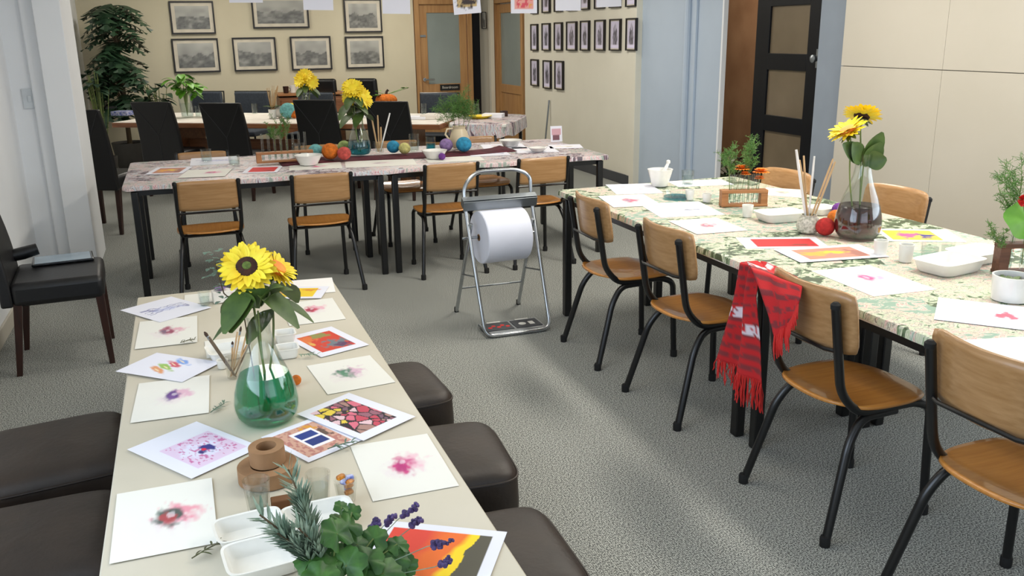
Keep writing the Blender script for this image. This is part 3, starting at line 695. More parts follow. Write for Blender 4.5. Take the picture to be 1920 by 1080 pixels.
# leather cushions on the floor
def ottoman(label, w=.46, d=.46, h=.27, group='brown leather floor seats beside the low table'):
    mb = MB(); N = 14; P = []
    def sup(a, b, e=.16):
        return math.copysign(abs(math.cos(a))**e, math.cos(a))
    rows = []
    M_ = 20; K = 48
    for i in range(M_+1):
        f = -PI/2+PI*i/M_; cz_ = math.copysign(abs(math.sin(f))**.28, math.sin(f)); rr = abs(math.cos(f))**.28
        rows.append([(w/2*rr*math.copysign(abs(math.cos(q))**.30, math.cos(q))*(1-.02*abs(cz_)), d/2*rr*math.copysign(abs(math.sin(q))**.30, math.sin(q)), h/2+h/2*cz_+(.012*(1-(rr)**2) if f > 0 else 0)) for q in [2*PI*j/K for j in range(K)]])
    vs = [p for r in rows for p in r]; fs = [(i*K+j, i*K+(j+1) % K, (i+1)*K+(j+1) % K, (i+1)*K+j) for i in range(M_) for j in range(K)]
    mb.add(vs, fs)
    t = thing('floor_seat', label, 'ottoman', (0, 0, 0), 0, group)
    mb.build('cushion', 'leather_brown', t)
    s = MB(); pts = []
    for j in range(60):
        q = 2*PI*j/60; pts.append((w/2*.985*math.copysign(abs(math.cos(q))**.30, math.cos(q)), d/2*.985*math.copysign(abs(math.sin(q))**.30, math.sin(q)), h*.86))
    s.tube(pts, .004, 6, closed=True); s.build('piping', 'leather_brown', t)
    return t
o1 = ottoman('brown leather floor seat, furthest of the three right of the low table'); o1.location = (.66, 3.33, 0); o1.rotation_euler = (0, 0, .05)
dup(o1, (.70, 2.66, 0), -.08, 'brown leather floor seat, middle of the three right of the low table')
dup(o1, (.66, 2.02, 0), -.03, 'brown leather floor seat, nearest of the three right of the low table')
dup(o1, (-.53, 3.13, 0), .16, 'brown leather floor seat left of the low table, the farther one', scale=1.12)
dup(o1, (-.52, 2.50, 0), .06, 'brown leather floor seat at the bottom left corner of the photo', scale=1.12)

# ------------------------------------------------------------------ leather dining chairs
def leather_chair(label, group, h=1.0):
    t = thing('leather_chair', label, 'chair', (0, 0, 0), 0, group)
    MB().box((0, .0, .415), (.46, .46, .12)).build('seat', 'leather_black', t, bevel=.03)
    P = [];
    for k, off in ((0, 0), (1, .055)):
        pass
    mb = MB(); n = 10; vs = []; fs = []
    for i in range(n+1):
        f = i/n; y = -.20-.02-.13*f*f; z = .36+(h-.36)*f; w = .235-.012*f
        vs += [(-w, y, z), (w, y, z), (w, y-.06+.015*f, z), (-w, y-.06+.015*f, z)]
    for i in range(n):
        for a in range(4): b = (a+1) % 4; fs.append((i*4+a, i*4+b, (i+1)*4+b, (i+1)*4+a))
    fs += [(3, 2, 1, 0), (n*4, n*4+1, n*4+2, n*4+3)]
    mb.add(vs, fs).build('backrest', 'leather_black', t, bevel=.012)
    def bk(u, f): return (u*.235, -.22-.13*f*f-.06+.015*f-.002, .36+(h-.36)*f)
    s = MB()
    s.tube([bk(-.9+.9*k/8, .97-.52*k/8) for k in range(9)], .0035, 6).tube([bk(.9-.9*k/8, .97-.52*k/8) for k in range(9)], .0035, 6).tube([bk(0, .45-.42*k/6) for k in range(7)], .0035, 6)
    s.build('seam', 'leather_seam', t)
    for sx in (-1, 1):
        for y0, y1 in ((.20, .215), (-.20, -.25)):
            m = MB(); a = .022; b = .014
            vs = [(sx*.20+dx*a, y0+dy*a, .38) for dx, dy in ((-1, -1), (1, -1), (1, 1), (-1, 1))]+[(sx*.205+dx*b, y1+dy*b, 0) for dx, dy in ((-1, -1), (1, -1), (1, 1), (-1, 1))]
            m.add(vs, [(0, 1, 2, 3), (7, 6, 5, 4)]+[(i, i+4, (i+1) % 4+4, (i+1) % 4) for i in range(4)]); m.build('leg', 'wood_dark', t, bevel=.003)
    return t
ac = leather_chair('black leather chair on dark wooden legs holding a tablet, left of the low table', 'black leather chairs')
ac.location = (-.69, 5.0, 0); ac.rotation_euler = (0, 0, -PI/2+.06); ac.scale = (1.05, .92, 1.0)
# things on that chair
p = at(118, 486, .482)
t = thing('tablet', 'tablet lying flat on the seat of the leather chair', 'tablet', (p.x, p.y, .479), .12)
MB().box((0, 0, .006), (.30, .20, .012)).build('tablet_body', 'screen_dark', t, bevel=.005); MB().box((0, 0, .0125), (.27, .175, .001)).build('screen', 'tablet_face', t, smooth=False)
p = at(28, 500, .48)
m = MB(); m.tube([(-.13, -.02, .03), (-.05, .0, .045), (.06, .02, .06), (.13, .03, .075)], [.022, .03, .034, .03], 12)
tag(m.build('leather_pouch', 'leather_black', None, loc=(p.x-.02, p.y+.03, .478)), 'black padded pouch lying on the leather chair next to the tablet', 'pouch')

u_ = Vector((.85, -.525, 0)).normalized(); n_ = Vector((.525, .85, 0)).normalized(); TA = math.atan2(u_.y, u_.x)
GB = 'black leather chairs'
for x, y, lb in [(-.27, 9.98, 'black leather chair with its back to us, in front of the potted plants'), (.38, 9.42, 'black leather chair with its back to us, second from the left at the back table'),
                 (1.29, 9.36, 'black leather chair with its back to us, behind the test tube rack'), (1.90, 8.74, 'black leather chair with its back to us, right of the sunflowers on the middle table')]:
    c = n_*.33; dup(ac, (x+c.x, y+c.y, 0), TA, lb, GB)
c = dup(ac, (-.68, 8.50, 0), TA+.12, 'black leather chair at the left, just behind the white column', GB)
for r in [o for o in bpy.data.objects if o.get('group') == GB and o is not ac]: r.scale = (1, 1, 1.07 if r is c else 1)
# boardroom table
bt0 = Vector((-.74, 10.80, 0)); BL = 3.75; BW = 1.25; cen = bt0+u_*(BL/2)+n_*(BW/2)
t = thing('boardroom_table', 'long brown boardroom table along the back of the room', 'table', (cen.x, cen.y, 0), TA)
MB().box((0, 0, TZ-.03), (BL, BW, .05)).build('tabletop', 'boardroom_wood', t, bevel=.006)
for s in (-1, 1): MB().box((s*(BL/2-.5), 0, (TZ-.05)/2), (.07, BW*.6, TZ-.06)).build('leg', 'boardroom_wood', t, bevel=.005)
MB().box((0, 0, .35), (BL-1.1, .04, .3)).build('modesty_panel', 'boardroom_wood', t)
o = MB().box((0, 0, .002), (BL-.02, BW-.02, .004)).build('table_cover', 'white_cloth', None, loc=(cen.x, cen.y, TZ-.004), rotz=TA); tag(o, 'white paper cover over the brown boardroom table', 'tablecloth')
e = bt0+u_*(BL+.37)+n_*(BW/2)
t = thing('side_table', 'small table at the right end of the boardroom table', 'table', (e.x, e.y, 0), TA)
MB().box((0, 0, TZ-.02), (.60, 1.1, .03)).build('tabletop', 'white_plastic', t, bevel=.005)
for sx in (-1, 1):
    for sy in (-1, 1): MB().box((sx*.25, sy*.48, .35), (.035, .035, .70)).build('leg', 'black_steel', t)
mb = MB(); rr = []; K = 48
for z, g in ((TZ+.002, .0), (TZ-.004, .03), (TZ-.06, .035), (TZ-.13, .04)):
    rr.append([((.31+g)*math.copysign(abs(math.cos(q))**.5, math.cos(q)), (.56+g)*math.copysign(abs(math.sin(q))**.35, math.sin(q))*(1+(.01*math.sin(q*9) if z < TZ-.05 else 0)), z+(.012*math.sin(q*7) if z < TZ-.1 else 0)) for q in [2*PI*j/K for j in range(K)]])
vs = [p for r in rr for p in r]; mb.add(vs, [tuple(range(K))]+[(i*K+j, i*K+(j+1) % K, (i+1)*K+(j+1) % K, (i+1)*K+j)[::-1] for i in range(3) for j in range(K)])
tag(mb.build('table_cover', 'collage_pink', None, loc=(e.x, e.y, 0), rotz=TA), 'patterned cloth hanging over the right end of the back table', 'tablecloth')
# office chairs on the far side of the boardroom table
def slate_chair(label, group):
    t = thing('conference_chair', label, 'chair', (0, 0, 0), 0, group)
    MB().box((0, 0, .46), (.46, .45, .07)).build('seat', 'fabric_slate', t, bevel=.02)
    MB().box((0, -.24, .76), (.46, .05, .38), Matrix.Rotation(-.10, 3, 'X')).build('backrest', 'fabric_slate', t, bevel=.02)
    m = MB()
    m.tube([(-.24, -.22, .45), (-.24, -.26, .95), (.24, -.26, .95), (.24, -.22, .45)], .012, 8); m.build('back_frame', 'black_steel', t)
    for s in (-1, 1): MB().tube(fillet([(s*.22, -.2, .43), (s*.24, -.26, .02), (s*.24, .24, .02), (s*.22, .2, .43)], .05), .012, 8).build('leg', 'black_steel', t)
    return t
GS = 'slate fabric chairs on the far side of the back table'
sc = slate_chair('slate blue fabric chair behind the glass vase of greenery', GS)
def farpos(px, py, z): 
    q = at(px, py, z)-n_*.20; return (q.x, q.y, 0)
sc.location = farpos(383, 172, .95); sc.rotation_euler = (0, 0, TA+PI)
dup(sc, farpos(469, 172, .95), TA+PI, 'slate blue fabric chair below the framed photograph of low buildings')
dup(sc, farpos(590, 177, .93), TA+PI, 'slate fabric chair behind the small sunflower vase')
dup(sc, farpos(822, 175, .95), TA+PI, 'slate grey fabric chair below the door sign')
def office_chair(label):
    t = thing('office_chair', label, 'chair', (0, 0, 0), 0, 'tall black office chairs')
    MB().box((0, 0, .47), (.5, .48, .10)).build('seat', 'leather_black', t, bevel=.04)
    MB().box((0, -.26, .84), (.48, .09, .62), Matrix.Rotation(-.12, 3, 'X')).build('backrest', 'leather_black', t, bevel=.04)
    MB().tube([(0, 0, .08), (0, 0, .44)], .03, 10).build('gas_stem', 'black_steel', t)
    for k in range(5):
        a = 2*PI*k/5; MB().tube([(0, 0, .10), (.28*math.cos(a), .28*math.sin(a), .055)], [.024, .016], 8).ball((.28*math.cos(a), .28*math.sin(a), .03), .028, 10).build('caster_leg', 'rubber', t)
    for s in (-1, 1): MB().tube(fillet([(s*.25, -.12, .47), (s*.29, -.12, .66), (s*.29, .14, .66), (s*.25, .12, .48)], .05), .015, 8).build('armrest', 'black_steel', t)
    return t
oc = office_chair('tall black leather office chair behind the back table, left of the other tall one'); q = at(611, 151, 1.045)+n_*.05-u_*.17; oc.location = (q.x, q.y, 0); oc.rotation_euler = (0, 0, TA+PI+.1); oc.scale = (.92,)*3
q = at(676, 150, 1.045)+n_*.05-u_*.10; dup(oc, (q.x, q.y, 0), TA+PI-.1, 'tall black leather office chair by the back wall, right of the other tall one')
# sideboard under the pictures
a = atY(519, 175, 12.75); b = atY(640, 175, 12.75); zt_ = a.z
t = thing('sideboard', 'light brown wooden sideboard against the back wall under the photographs', 'sideboard', ((a.x+b.x)/2, 12.75, 0))
w = b.x-a.x
MB().box((0, 0, zt_/2-.02), (w-.02, .42, zt_-.06)).build('carcass', 'boardroom_wood', t, bevel=.004); MB().box((0, 0, zt_-.015), (w+.02, .46, .03)).build('top', 'rack_wood', t, bevel=.004)
for s in (-1, 1):
    dd = MB().box((s*w*.24, -.22, zt_/2-.02), (w*.46, .02, zt_-.12)).build('door', 'boardroom_wood', t, bevel=.004); MB().tube([(s*.04, -.245, zt_*.5), (s*.04, -.245, zt_*.64)], .006, 8).build('handle', 'chrome', dd)
def cup(name, px, py, zb, w, h, m, label, cat='cup', taper=.85, handle=False, Y=None, wall=.004, foot=0, group=None, liquid=None, lv=.6):
    q = at(px, py, zb) if Y is None else atY(px, py, Y); r = w/2
    if Y is not None: q.z = zb
    t = thing(name, label, cat, (q.x, q.y, zb+.0008), 0, group)
    r0 = r*taper
    prof = [(r0*.9, 0), (r0, .002), (r, h), (r-wall, h), (r0-wall, wall+.002)]
    MB().lathe(prof, 28).build('body' if cat != 'glass' else 'glass_wall', m, t)
    if handle: MB().tube([(r*.95, 0, h*.8), (r*1.45, 0, h*.7), (r*1.45, 0, h*.35), (r0, 0, h*.22)], .0045, 8).build('handle', m, t)
    if liquid: rl = r0+(r-r0)*lv-wall; MB().lathe([(r0-wall-.001, wall+.003), (rl, h*lv)], 28).build('liquid', liquid, t)
    return t
cup('mug', 536, 168, zt_+.001, .08, .09, 'wood_dark', 'dark brown mug on the sideboard', Y=12.7, handle=True)
cup('mug', 549, 166, zt_+.001, .09, .10, 'white_ceramic', 'white mug with a dark mark on the sideboard', Y=12.72, handle=True)

# ================================================================== plants
def rotz_to(d):
    return Vector(d).to_track_quat('Z', 'Y').to_matrix()
def leaf(mb, base, d, L, Wd, up=(0, 0, 1), droop=.3, n=6, fold=.15, shape='oval', split=0):
    d = Vector(d).normalized(); u = Vector(up); s = d.cross(u); s = s.normalized() if s.length > .01 else Vector((1, 0, 0)); u = s.cross(d).normalized()
    P = []; b = Vector(base)
    for i in range(n+1):
        t = i/n
        if shape == 'oval': w = math.sin(PI*min(1, t*.94+.03))**.8
        elif shape == 'heart': w = (math.sin(PI*(t**.6)*.97+.05) if t < 1 else 0)
        elif shape == 'petal': w = math.sin(PI*min(1, t**.75*.93+.04))**.7
        else: w = math.sin(PI*min(1, t*.9+.06))
        w = max(w, .02)*Wd/2
        c = b+d*L*t-Vector((0, 0, 1))*droop*L*t*t
        P.append([c-s*w+u*fold*w, c-s*w*.5+u*fold*.3*w, c, c+s*w*.5+u*fold*.3*w, c+s*w+u*fold*w])
    if not split: mb.grid(P); return
    # monstera style: fingers either side of the midrib
    F = split
    for sgn in (-1, 1):
        for k in range(F):
            t0 = (k+.08)/F; t1 = (k+.72)/F; tm = (t0+t1)/2
            w = math.sin(PI*min(1, tm**.75*.9+.06))*Wd/2; c0 = b+d*L*t0-Vector((0, 0, 1))*droop*L*t0*t0; c1 = b+d*L*(k+1)/F-Vector((0, 0, 1))*droop*L*((k+1)/F)**2
            m0 = c0+s*sgn*w*.3; m1 = c1+s*sgn*w*.3
            e0 = b+d*L*(t0+.12)+s*sgn*w-Vector((0, 0, 1))*(droop*L*tm*tm+w*.35); e1 = b+d*L*(t1+.10)+s*sgn*w*.97-Vector((0, 0, 1))*(droop*L*tm*tm+w*.38)
            mb.add([c0, m0, m1, c1], [(0, 1, 2, 3)]); 
            q0 = m0.lerp(m1, .12); q1 = m0.lerp(m1, .80); mb.add([q0, e0, e0.lerp(e1, .6), q1], [(0, 1, 2, 3)])
def pot(t, r, h, m='pot_grey', taper=.75):
    MB().lathe([(r*taper, 0), (r, h), (r*.94, h), (r*.9, h-.03)], 28).build('pot', m, t); MB().lathe([(.01, h-.035), (r*.9, h-.03)], 20).build('soil', 'soil', t)
random.seed(3)
q = atY(228, 150, 12.35)
t = thing('monstera_plant', 'tall dark green monstera plant in the back left corner', 'plant', (q.x, 12.35, 0)); pot(t, .22, .36)
m = MB(); st = MB()
zb = atY(228, 185, 12.35).z; zt2 = atY(228, 8, 12.35).z+.05
pole = MB().tube([(0, 0, .3), (0, 0, zt2-.25)], .03, 10).build('moss_pole', 'stem_brown', t)
for i in range(95):
    f = random.random()**.85; z = zb-.15+(zt2-zb+.14)*f; a = random.uniform(0, 2*PI); R_ = random.uniform(.02, .20)
    if f < .25: R_ *= 1.25
    b = Vector((math.cos(a)*R_*.55, math.sin(a)*R_*.45, z)); st.tube([(0, 0, z-.16), (b.x*.6, b.y*.6, z-.04), b], .006, 5)
    leaf(m, b, (math.cos(a), math.sin(a)-.3, random.uniform(-.2, .35)), random.uniform(.26, .40), random.uniform(.30, .42), droop=random.uniform(.3, .8), split=6)
for i in range(26):    # lower spreading leaves to the left
    a = random.uniform(PI*.8, PI*1.35); z = zb+random.uniform(-.15, .40); R_ = random.uniform(.05, .16)
    b = Vector((math.cos(a)*R_, math.sin(a)*R_*.5, z)); st.tube([(0, 0, z-.25), b*1.0], .006, 5)
    leaf(m, b, (math.cos(a), math.sin(a), .1), .30, .26, droop=.8, split=5)
m.build('foliage', 'leaf_dark', t, smooth=False); st.build('stems', 'stem_brown', t)
def bushy(px, py, Y, zs, rad, n, L, m_, label, seed, potr=.12):
    random.seed(seed); q = atY(px, py, Y)
    t = thing('potted_plant', label, 'plant', (q.x, Y, 0)); pot(t, potr, .28, 'pot_grey', .8); m = MB(); st = MB(); z0 = .26
    for i in range(n):
        a = random.uniform(0, 2*PI); b = Vector((math.cos(a)*rad*random.random(), math.sin(a)*rad*.7*random.random(), q.z+random.uniform(-.16, .10))); st.tube([(0, 0, z0), b], .004, 5)
        leaf(m, b, (math.cos(a), math.sin(a), .3), L*random.uniform(.8, 1.2), L*.9, droop=.6, shape='heart')
    m.build('foliage', m_, t); st.build('stems', 'stem_green', t)
bushy(292, 172, 12.0, 0, .16, 26, .15, 'leaf_dark', 'low dark leafy plant between the monstera and the glass vase', 5)
bushy(180, 150, 11.6, 0, .14, 22, .14, 'leaf_dark', 'small dark leafy plant left of the monstera, beside the column', 8)

FLASK = [(0.0, 0), (.64, .0), (.80, .04), (.93, .20), (.99, .42), (1.0, .62), (.96, .98), (.86, 1.36), (.71, 1.77), (.54, 2.18), (.41, 2.6), (.35, 2.95), (.345, 3.25), (.39, 3.5)]
def flask(px, py, zb, r, label, liq, lv, loc=None, group=None, hs=1.0):
    q = at(px, py, zb) if loc is None else Vector(loc)
    t = thing('flask_vase', label, 'vase', (q.x, q.y, zb+.001), 0, group)
    pr = [(max(.0005, a*r), b*r*hs) for a, b in FLASK]
    inner = [(max(.0005, a-.0025), b+.002) for a, b in pr[::-1]]
    MB().lathe(pr+inner, 40, caps=(False, False)).build('glass_wall', 'clear_glass', t)
    lp = [(a-.003, b+.003) for a, b in pr[1:] if b <= lv*pr[-1][1]]
    # level
    for (a0, b0), (a1, b1) in zip(pr[:-1], pr[1:]):
        if b0 <= lv*pr[-1][1] < b1: f = (lv*pr[-1][1]-b0)/(b1-b0); lp.append((a0+(a1-a0)*f-.003, lv*pr[-1][1])); break
    MB().lathe([(.0005, .003)]+lp, 40, caps=(False, True)).build('liquid', liq, t)
    return t, Vector((q.x, q.y, zb)), pr[-1][1]
def sunflower(base, head, face, R_, label, seed=0, petals=26, heart='flower_heart', disc='flower_disc', pm='petal_yellow', leaves=2, group=None, lsz=.11, down=.02):
    random.seed(seed); base = Vector(base); head = Vector(head); F = Vector(face).normalized()
    t = thing('sunflower', label, 'flower', base, 0, group); h = head-base
    mid = h*.55+Vector((F.x, F.y, 0))*.02
    MB().tube(fillet([(0, 0, 0), mid, h-F*.03, h], .08, 6), .0035, 8).build('stem', 'stem_green', t)
    Q = F.to_track_quat('Z', 'Y').to_matrix(); m = MB()
    for layer, (rr, nn, zz) in enumerate(((R_, petals, 0), (R_*.88, petals-4, .006))):
        for k in range(nn):
            a = 2*PI*(k+.5*layer)/nn+random.uniform(-.06, .06); d = Q @ Vector((math.cos(a), math.sin(a), .12+.22*layer+random.uniform(-.08, .1)))
            leaf(m, h+d*R_*.30+F*(zz-.004), d, (rr*.72)*random.uniform(.9, 1.08), R_*.30, up=F, droop=.05, n=5, fold=.25, shape='petal')
    m.build('petals', pm, t)
    MB().lathe([(.0005, .018), (R_*.2, .018), (R_*.36, .014), (R_*.43, .004), (R_*.36, -.012), (.0005, -.014)], 24, h+F*.002, Q, (False, False)).build('disc', disc, t)
    if heart: MB().lathe([(.0005, .022), (R_*.14, .021), (R_*.20, .014)], 20, h+F*.001, Q, (False, False)).build('disc_centre', heart, t, )
    s = MB()
    for k in range(9): a = 2*PI*k/9; d = Q @ Vector((math.cos(a), math.sin(a), -.3)); leaf(s, h-F*.012, d, R_*.6, R_*.25, up=F, droop=.05, n=4)
    s.build('sepals', 'leaf_olive', t)
    if leaves:
        s = MB()
        for k in range(leaves): a = random.uniform(0, 2*PI) if leaves > 3 else seed+k*2.4; f = random.uniform(.72, .92); leaf(s, h*f, (math.cos(a), math.sin(a), -.35), lsz*random.uniform(.8, 1.2), lsz*.55, droop=.35, n=7)
        s.build('leaves', 'leaf_olive', t)
    return t
def dill(base, h, spread, label, seed=0, n=9, m_='dill_green', name='dill_sprig', cat='herb', lean=(0, 0)):
    random.seed(seed); t = thing(name, label, cat, base); st = MB(); f = MB()
    st.tube([(0, 0, 0), (lean[0]*.5, lean[1]*.5, h*.5), (lean[0], lean[1], h*.8)], .002, 6)
    for i in range(n):
        a = random.uniform(0, 2*PI); z0 = h*random.uniform(.40, .75); e = Vector((lean[0]*z0/h+math.cos(a)*spread*random.uniform(.3, 1), lean[1]*z0/h+math.sin(a)*spread*random.uniform(.3, 1), z0+h*random.uniform(.1, .35)))
        b = Vector((lean[0]*z0/h, lean[1]*z0/h, z0)); st.tube([b, b.lerp(e, .6), e], .0012, 5)
        for k in range(22):
            s_ = random.uniform(.25, 1); p = b.lerp(e, s_); dd = Vector((random.gauss(0, 1), random.gauss(0, 1), random.gauss(.4, .8))).normalized()*spread*random.uniform(.18, .38)
            f.tube([p, p+dd], [.0011, .0006], 3, caps=False)
            for _ in range(2): p2 = p+dd*random.uniform(.4, .9); f.tube([p2, p2+Vector((random.gauss(0, 1), random.gauss(0, 1), random.gauss(.4, .8))).normalized()*spread*.14], [.001, .0005], 3, caps=False)
    st.build('stem', 'stem_green', t); f.build('fronds', m_, t); return t

# ---- flask with sunflowers on the low table
ft, fb, fh = flask(503, 786, LZ, .096, 'round bellied glass flask of green water on the low table', 'green_water', .46, hs=.98)
h1 = at(462, 500, 0); 
def onray(px, py, base, dy=0.0):    # point seen at (px,py) standing in the vertical plane through base
    return atY(px, py, base.y+dy)
b0 = fb+Vector((0, 0, .02)); hd = onray(464, 503, fb, .04)
s1 = sunflower(b0+Vector((.012, 0, 0)), hd, (-.10, -.72, .62), .084, 'large open yellow sunflower with brown disc in the green flask', seed=4, leaves=5, lsz=.15)
s2 = sunflower(b0+Vector((-.012, .01, 0)), onray(518, 505, fb, .09), (.55, -.25, .62), .068, 'smaller sunflower turned away, right of the large one in the green flask', seed=9, petals=22, disc='petal_orange', heart=None, leaves=4, lsz=.14)
m = MB(); t = thing('leaf_spray', 'spray of broad green leaves hanging from the neck of the green flask', 'leaves', b0+Vector((.0, -.012, 0)))
for px, py, dx, L_ in ((500, 560, .3, .16), (455, 545, -.8, .13), (520, 545, .9, .15), (480, 560, -.1, .13)):
    e = onray(px, py, fb, -.02)-t.location; b = Vector((0, 0, fh)); leaf(m, b+(e-b)*.2, (e-b)+Vector((0, 0, .02)), L_, .075, droop=.5, n=8, fold=.3)
m.build('leaves', 'leaf_olive', t); MB().tube([(0, 0, 0), (0, 0, fh)], .003, 6).build('stem', 'stem_green', t)
m = MB(); e = onray(402, 492, fb, .06); t = thing('eucalyptus_sprig', 'thin pale grey-green sprig leaning out left of the large sunflower', 'sprig', b0+Vector((-.02, .015, 0)))
e = e-t.location; MB().tube([(0, 0, 0), (-.02, .0, fh), e*.8, e], .002, 6).build('stem', 'stem_brown', t)
random.seed(2)
for k in range(34): a = random.uniform(0, 2*PI); p = e*random.uniform(.78, 1.04)+Vector((random.uniform(-.03, .03), random.uniform(-.02, .02), random.uniform(-.03, .03))); leaf(m, p, (math.cos(a), math.sin(a), .4), .028, .014, n=4)
m.build('leaves', 'eucalyptus', t)

# ---- sheets on the low table
Z0 = LZ+.0006
def ls(*a, **k): k.setdefault('z', Z0); return sheet(*a, **k)
GP = 'art prints laid on the low table'; GW = 'cream sheets with small painted shells'
ls('watercolour_sheet', [(345, 546), (440, 536), (452, 570), (340, 580)], shell((190, 70, 150), (230, 170, 200), .75, .6, 3), 'cream sheet with a purple blot under the glass jar on the low table', 'painting', layer=0, group=GW, fix=(.22, .16))
ls('art_print', [(232, 581), (318, 556), (398, 576), (295, 606)], print_lines, 'white print with faint violet lines, poking over the far left edge of the low table', 'print', layer=2, group=GP, curl=1)
ls('watercolour_sheet', [(262, 604), (368, 592), (372, 642), (253, 654)], shell((150, 60, 90), (220, 150, 170), .48, .52, 6, .11, (110, 110, 130)), 'cream sheet with a dark rose and grey shell, below the violet line print', 'painting', layer=1, group=GW)
ls('art_print', [(214, 698), (306, 656), (396, 684), (352, 716)], print_veg, 'white print with orange, green, pink and blue bands', 'print', layer=3, group=GP)
ls('watercolour_sheet', [(264, 722), (396, 700), (388, 776), (240, 792)], shell((90, 50, 130), (220, 160, 190), .5, .55, 9, .10, (120, 80, 150)), 'cream sheet with a violet shell and pink tail', 'painting', layer=1, group=GW)
ls('art_print', [(240, 843), (368, 790), (490, 838), (358, 898)], print_penguin, 'white print with a navy shape on lilac and pink speckles', 'print', layer=2, group=GP, res=(90, 66))
ls('watercolour_sheet', [(222, 929), (398, 893), (408, 1020), (202, 1056)], shell((60, 84, 76), (226, 110, 140), .55, .5, 12, .12, (190, 60, 70)), 'cream sheet with a green and pink shell at the near left of the low table', 'painting', layer=1, group=GW)
ls('cardboard_sheet', [(508, 529), (620, 521), (632, 548), (512, 556)], lambda U, V: np.ones(U.shape+(3,))*np.array(lin((244, 240, 236))), 'plain white sheet under the yellow print at the far right corner', 'paper', layer=0)
ls('art_print', [(504, 540), (628, 535), (590, 562), (512, 558)], print_yellow, 'white print with a yellow picture at the far right corner of the low table', 'print', layer=2, group=GP)
ls('watercolour_sheet', [(527, 571), (626, 557), (645, 599), (541, 611)], shell((190, 50, 80), (230, 160, 180), .5, .58, 15, .11, (150, 40, 70)), 'cream sheet with a small red shell, second from the far right corner', 'painting', layer=0, group=GW)
ls('art_print', [(550, 632), (616, 611), (694, 646), (590, 673)], print_red, 'white print of a red landscape with a grey shape', 'print', layer=1, group=GP)
ls('watercolour_sheet', [(577, 686), (694, 666), (740, 716), (613, 741)], shell((70, 120, 96), (210, 160, 190), .45, .55, 18, .12, (90, 140, 110)), 'cream sheet with a green shell right of the flask', 'painting', layer=0, group=GW)
ls('art_print', [(487, 822), (580, 785), (692, 826), (575, 862)], print_window, 'white print with a blue window in a peach wall, beside the cardboard rings', 'print', layer=1, group=GP, res=(90, 66))
ls('art_print', [(563, 772), (650, 740), (782, 777), (676, 832)], print_mosaic, 'white print of a purple, pink and yellow mosaic', 'print', layer=3, group=GP, res=(110, 84))
ls('watercolour_sheet', [(657, 836), (800, 814), (862, 910), (699, 941)], shell((196, 40, 120), (230, 170, 190), .5, .5, 21, .12, (170, 40, 110)), 'cream sheet with a bright magenta shell at the near right', 'painting', layer=0, group=GW)
ls('art_print', [(722, 976), (957, 998), (905, 1100), (660, 1080)], print_magma, 'white print of red and orange edged in yellow, bottom centre', 'print', layer=1, group=GP, res=(110, 84))
ls('watercolour_sheet', [(405, 640), (450, 632), (452, 662), (402, 668)], shell((150, 150, 180), (200, 200, 214), .5, .5, 24), 'pale sheet behind the brush jar on the low table', 'painting', layer=0, fix=(.16, .2), group=GW)

# ---- twigs
def twig(px, py, L_, ang, label, seed, zb=None, m_='twig', z=None):
    random.seed(seed); q = at(px, py, z or Z0); m = MB(); c, s_ = math.cos(ang), math.sin(ang)
    m.tube([(-c*L_/2, -s_*L_/2, .003), (0, 0, .006), (c*L_/2, s_*L_/2, .004)], .0016, 5)
    for k in range(12): f = random.uniform(-.45, .5); a = ang+random.choice((-1, 1))*random.uniform(.4, 1.2); leaf(m, (c*L_*f, s_*L_*f, .006), (math.cos(a), math.sin(a), random.uniform(0, .5)), L_*.36, L_*.07, n=4)
    return tag(m.build('herb_twig', m_, None, loc=(q.x, q.y, (z or Z0)+.0025)), label, 'twig', 'herb twigs laid between the sheets')
twig(352, 642, .055, .3, 'small dried twig at the corner of the dark rose shell sheet', 1, z=Z0+.005)
twig(408, 768, .07, .9, 'small grey twig left of the green flask', 2, m_='eucalyptus')
twig(578, 668, .07, -.5, 'small green twig beside the red landscape print', 3, m_='rosemary_green', z=Z0+.004)
twig(387, 1036, .075, .6, 'small green twig below the green and pink shell sheet', 4, z=Z0+.004)
twig(640, 838, .08, .2, 'leafy green twig on the corner of the blue window print', 5, m_='eucalyptus', z=Z0+.008)
twig(520, 562, .06, .1, 'small dried twig by the yellow print', 6, z=Z0+.004)

# ---- jars, trays, cups on the low table
def tray(px, py, w, d, h, rot, label, z=None, m_='white_plastic', name='plastic_tray', cat='tray', group=None, taper=.8):
    z = z or Z0; q = at(px, py, z); t = MB(); K = 40
    def ring(sx, sy, zz): return [(sx/2*math.copysign(abs(math.cos(a))**.35, math.cos(a)), sy/2*math.copysign(abs(math.sin(a))**.35, math.sin(a)), zz) for a in [2*PI*j/K for j in range(K)]]
    R = [ring(w*taper, d*taper, 0), ring(w*(taper+.08), d*(taper+.08), h*.15), ring(w, d, h), ring(w+.008, d+.008, h+.001), ring(w+.008, d+.008, h+.003), ring(w-.004, d-.004, h+.002), ring(w*(taper+.06)-.004, d*(taper+.06)-.004, h*.2), ring(w*taper*.97, d*taper*.97, .004)]
    vs = [p for r in R for p in r]; fs = [tuple(range(K))[::-1], tuple((len(R)-1)*K+j for j in range(K))]+[(i*K+j, i*K+(j+1) % K, (i+1)*K+(j+1) % K, (i+1)*K+j) for i in range(len(R)-1) for j in range(K)]
    o = t.add(vs, fs).build(name, m_, None, loc=(q.x, q.y, z+.0008), rotz=rot); return tag(o, label, cat, group)
GTr = 'white plastic trays'
tray(470, 1010, .15, .11, .035, .12, 'white plastic tray left of the rosemary, the farther one', group=GTr)
tray(500, 1062, .17, .13, .035, .10, 'white plastic tray at the bottom edge, under the rosemary', group=GTr)
tray(600, 985, .16, .11, .032, .06, 'white plastic tray behind the herb bunch', group=GTr)
tray(425, 668, .13, .12, .03, .15, 'white plastic tray behind the brushes on the low table', group=GTr)
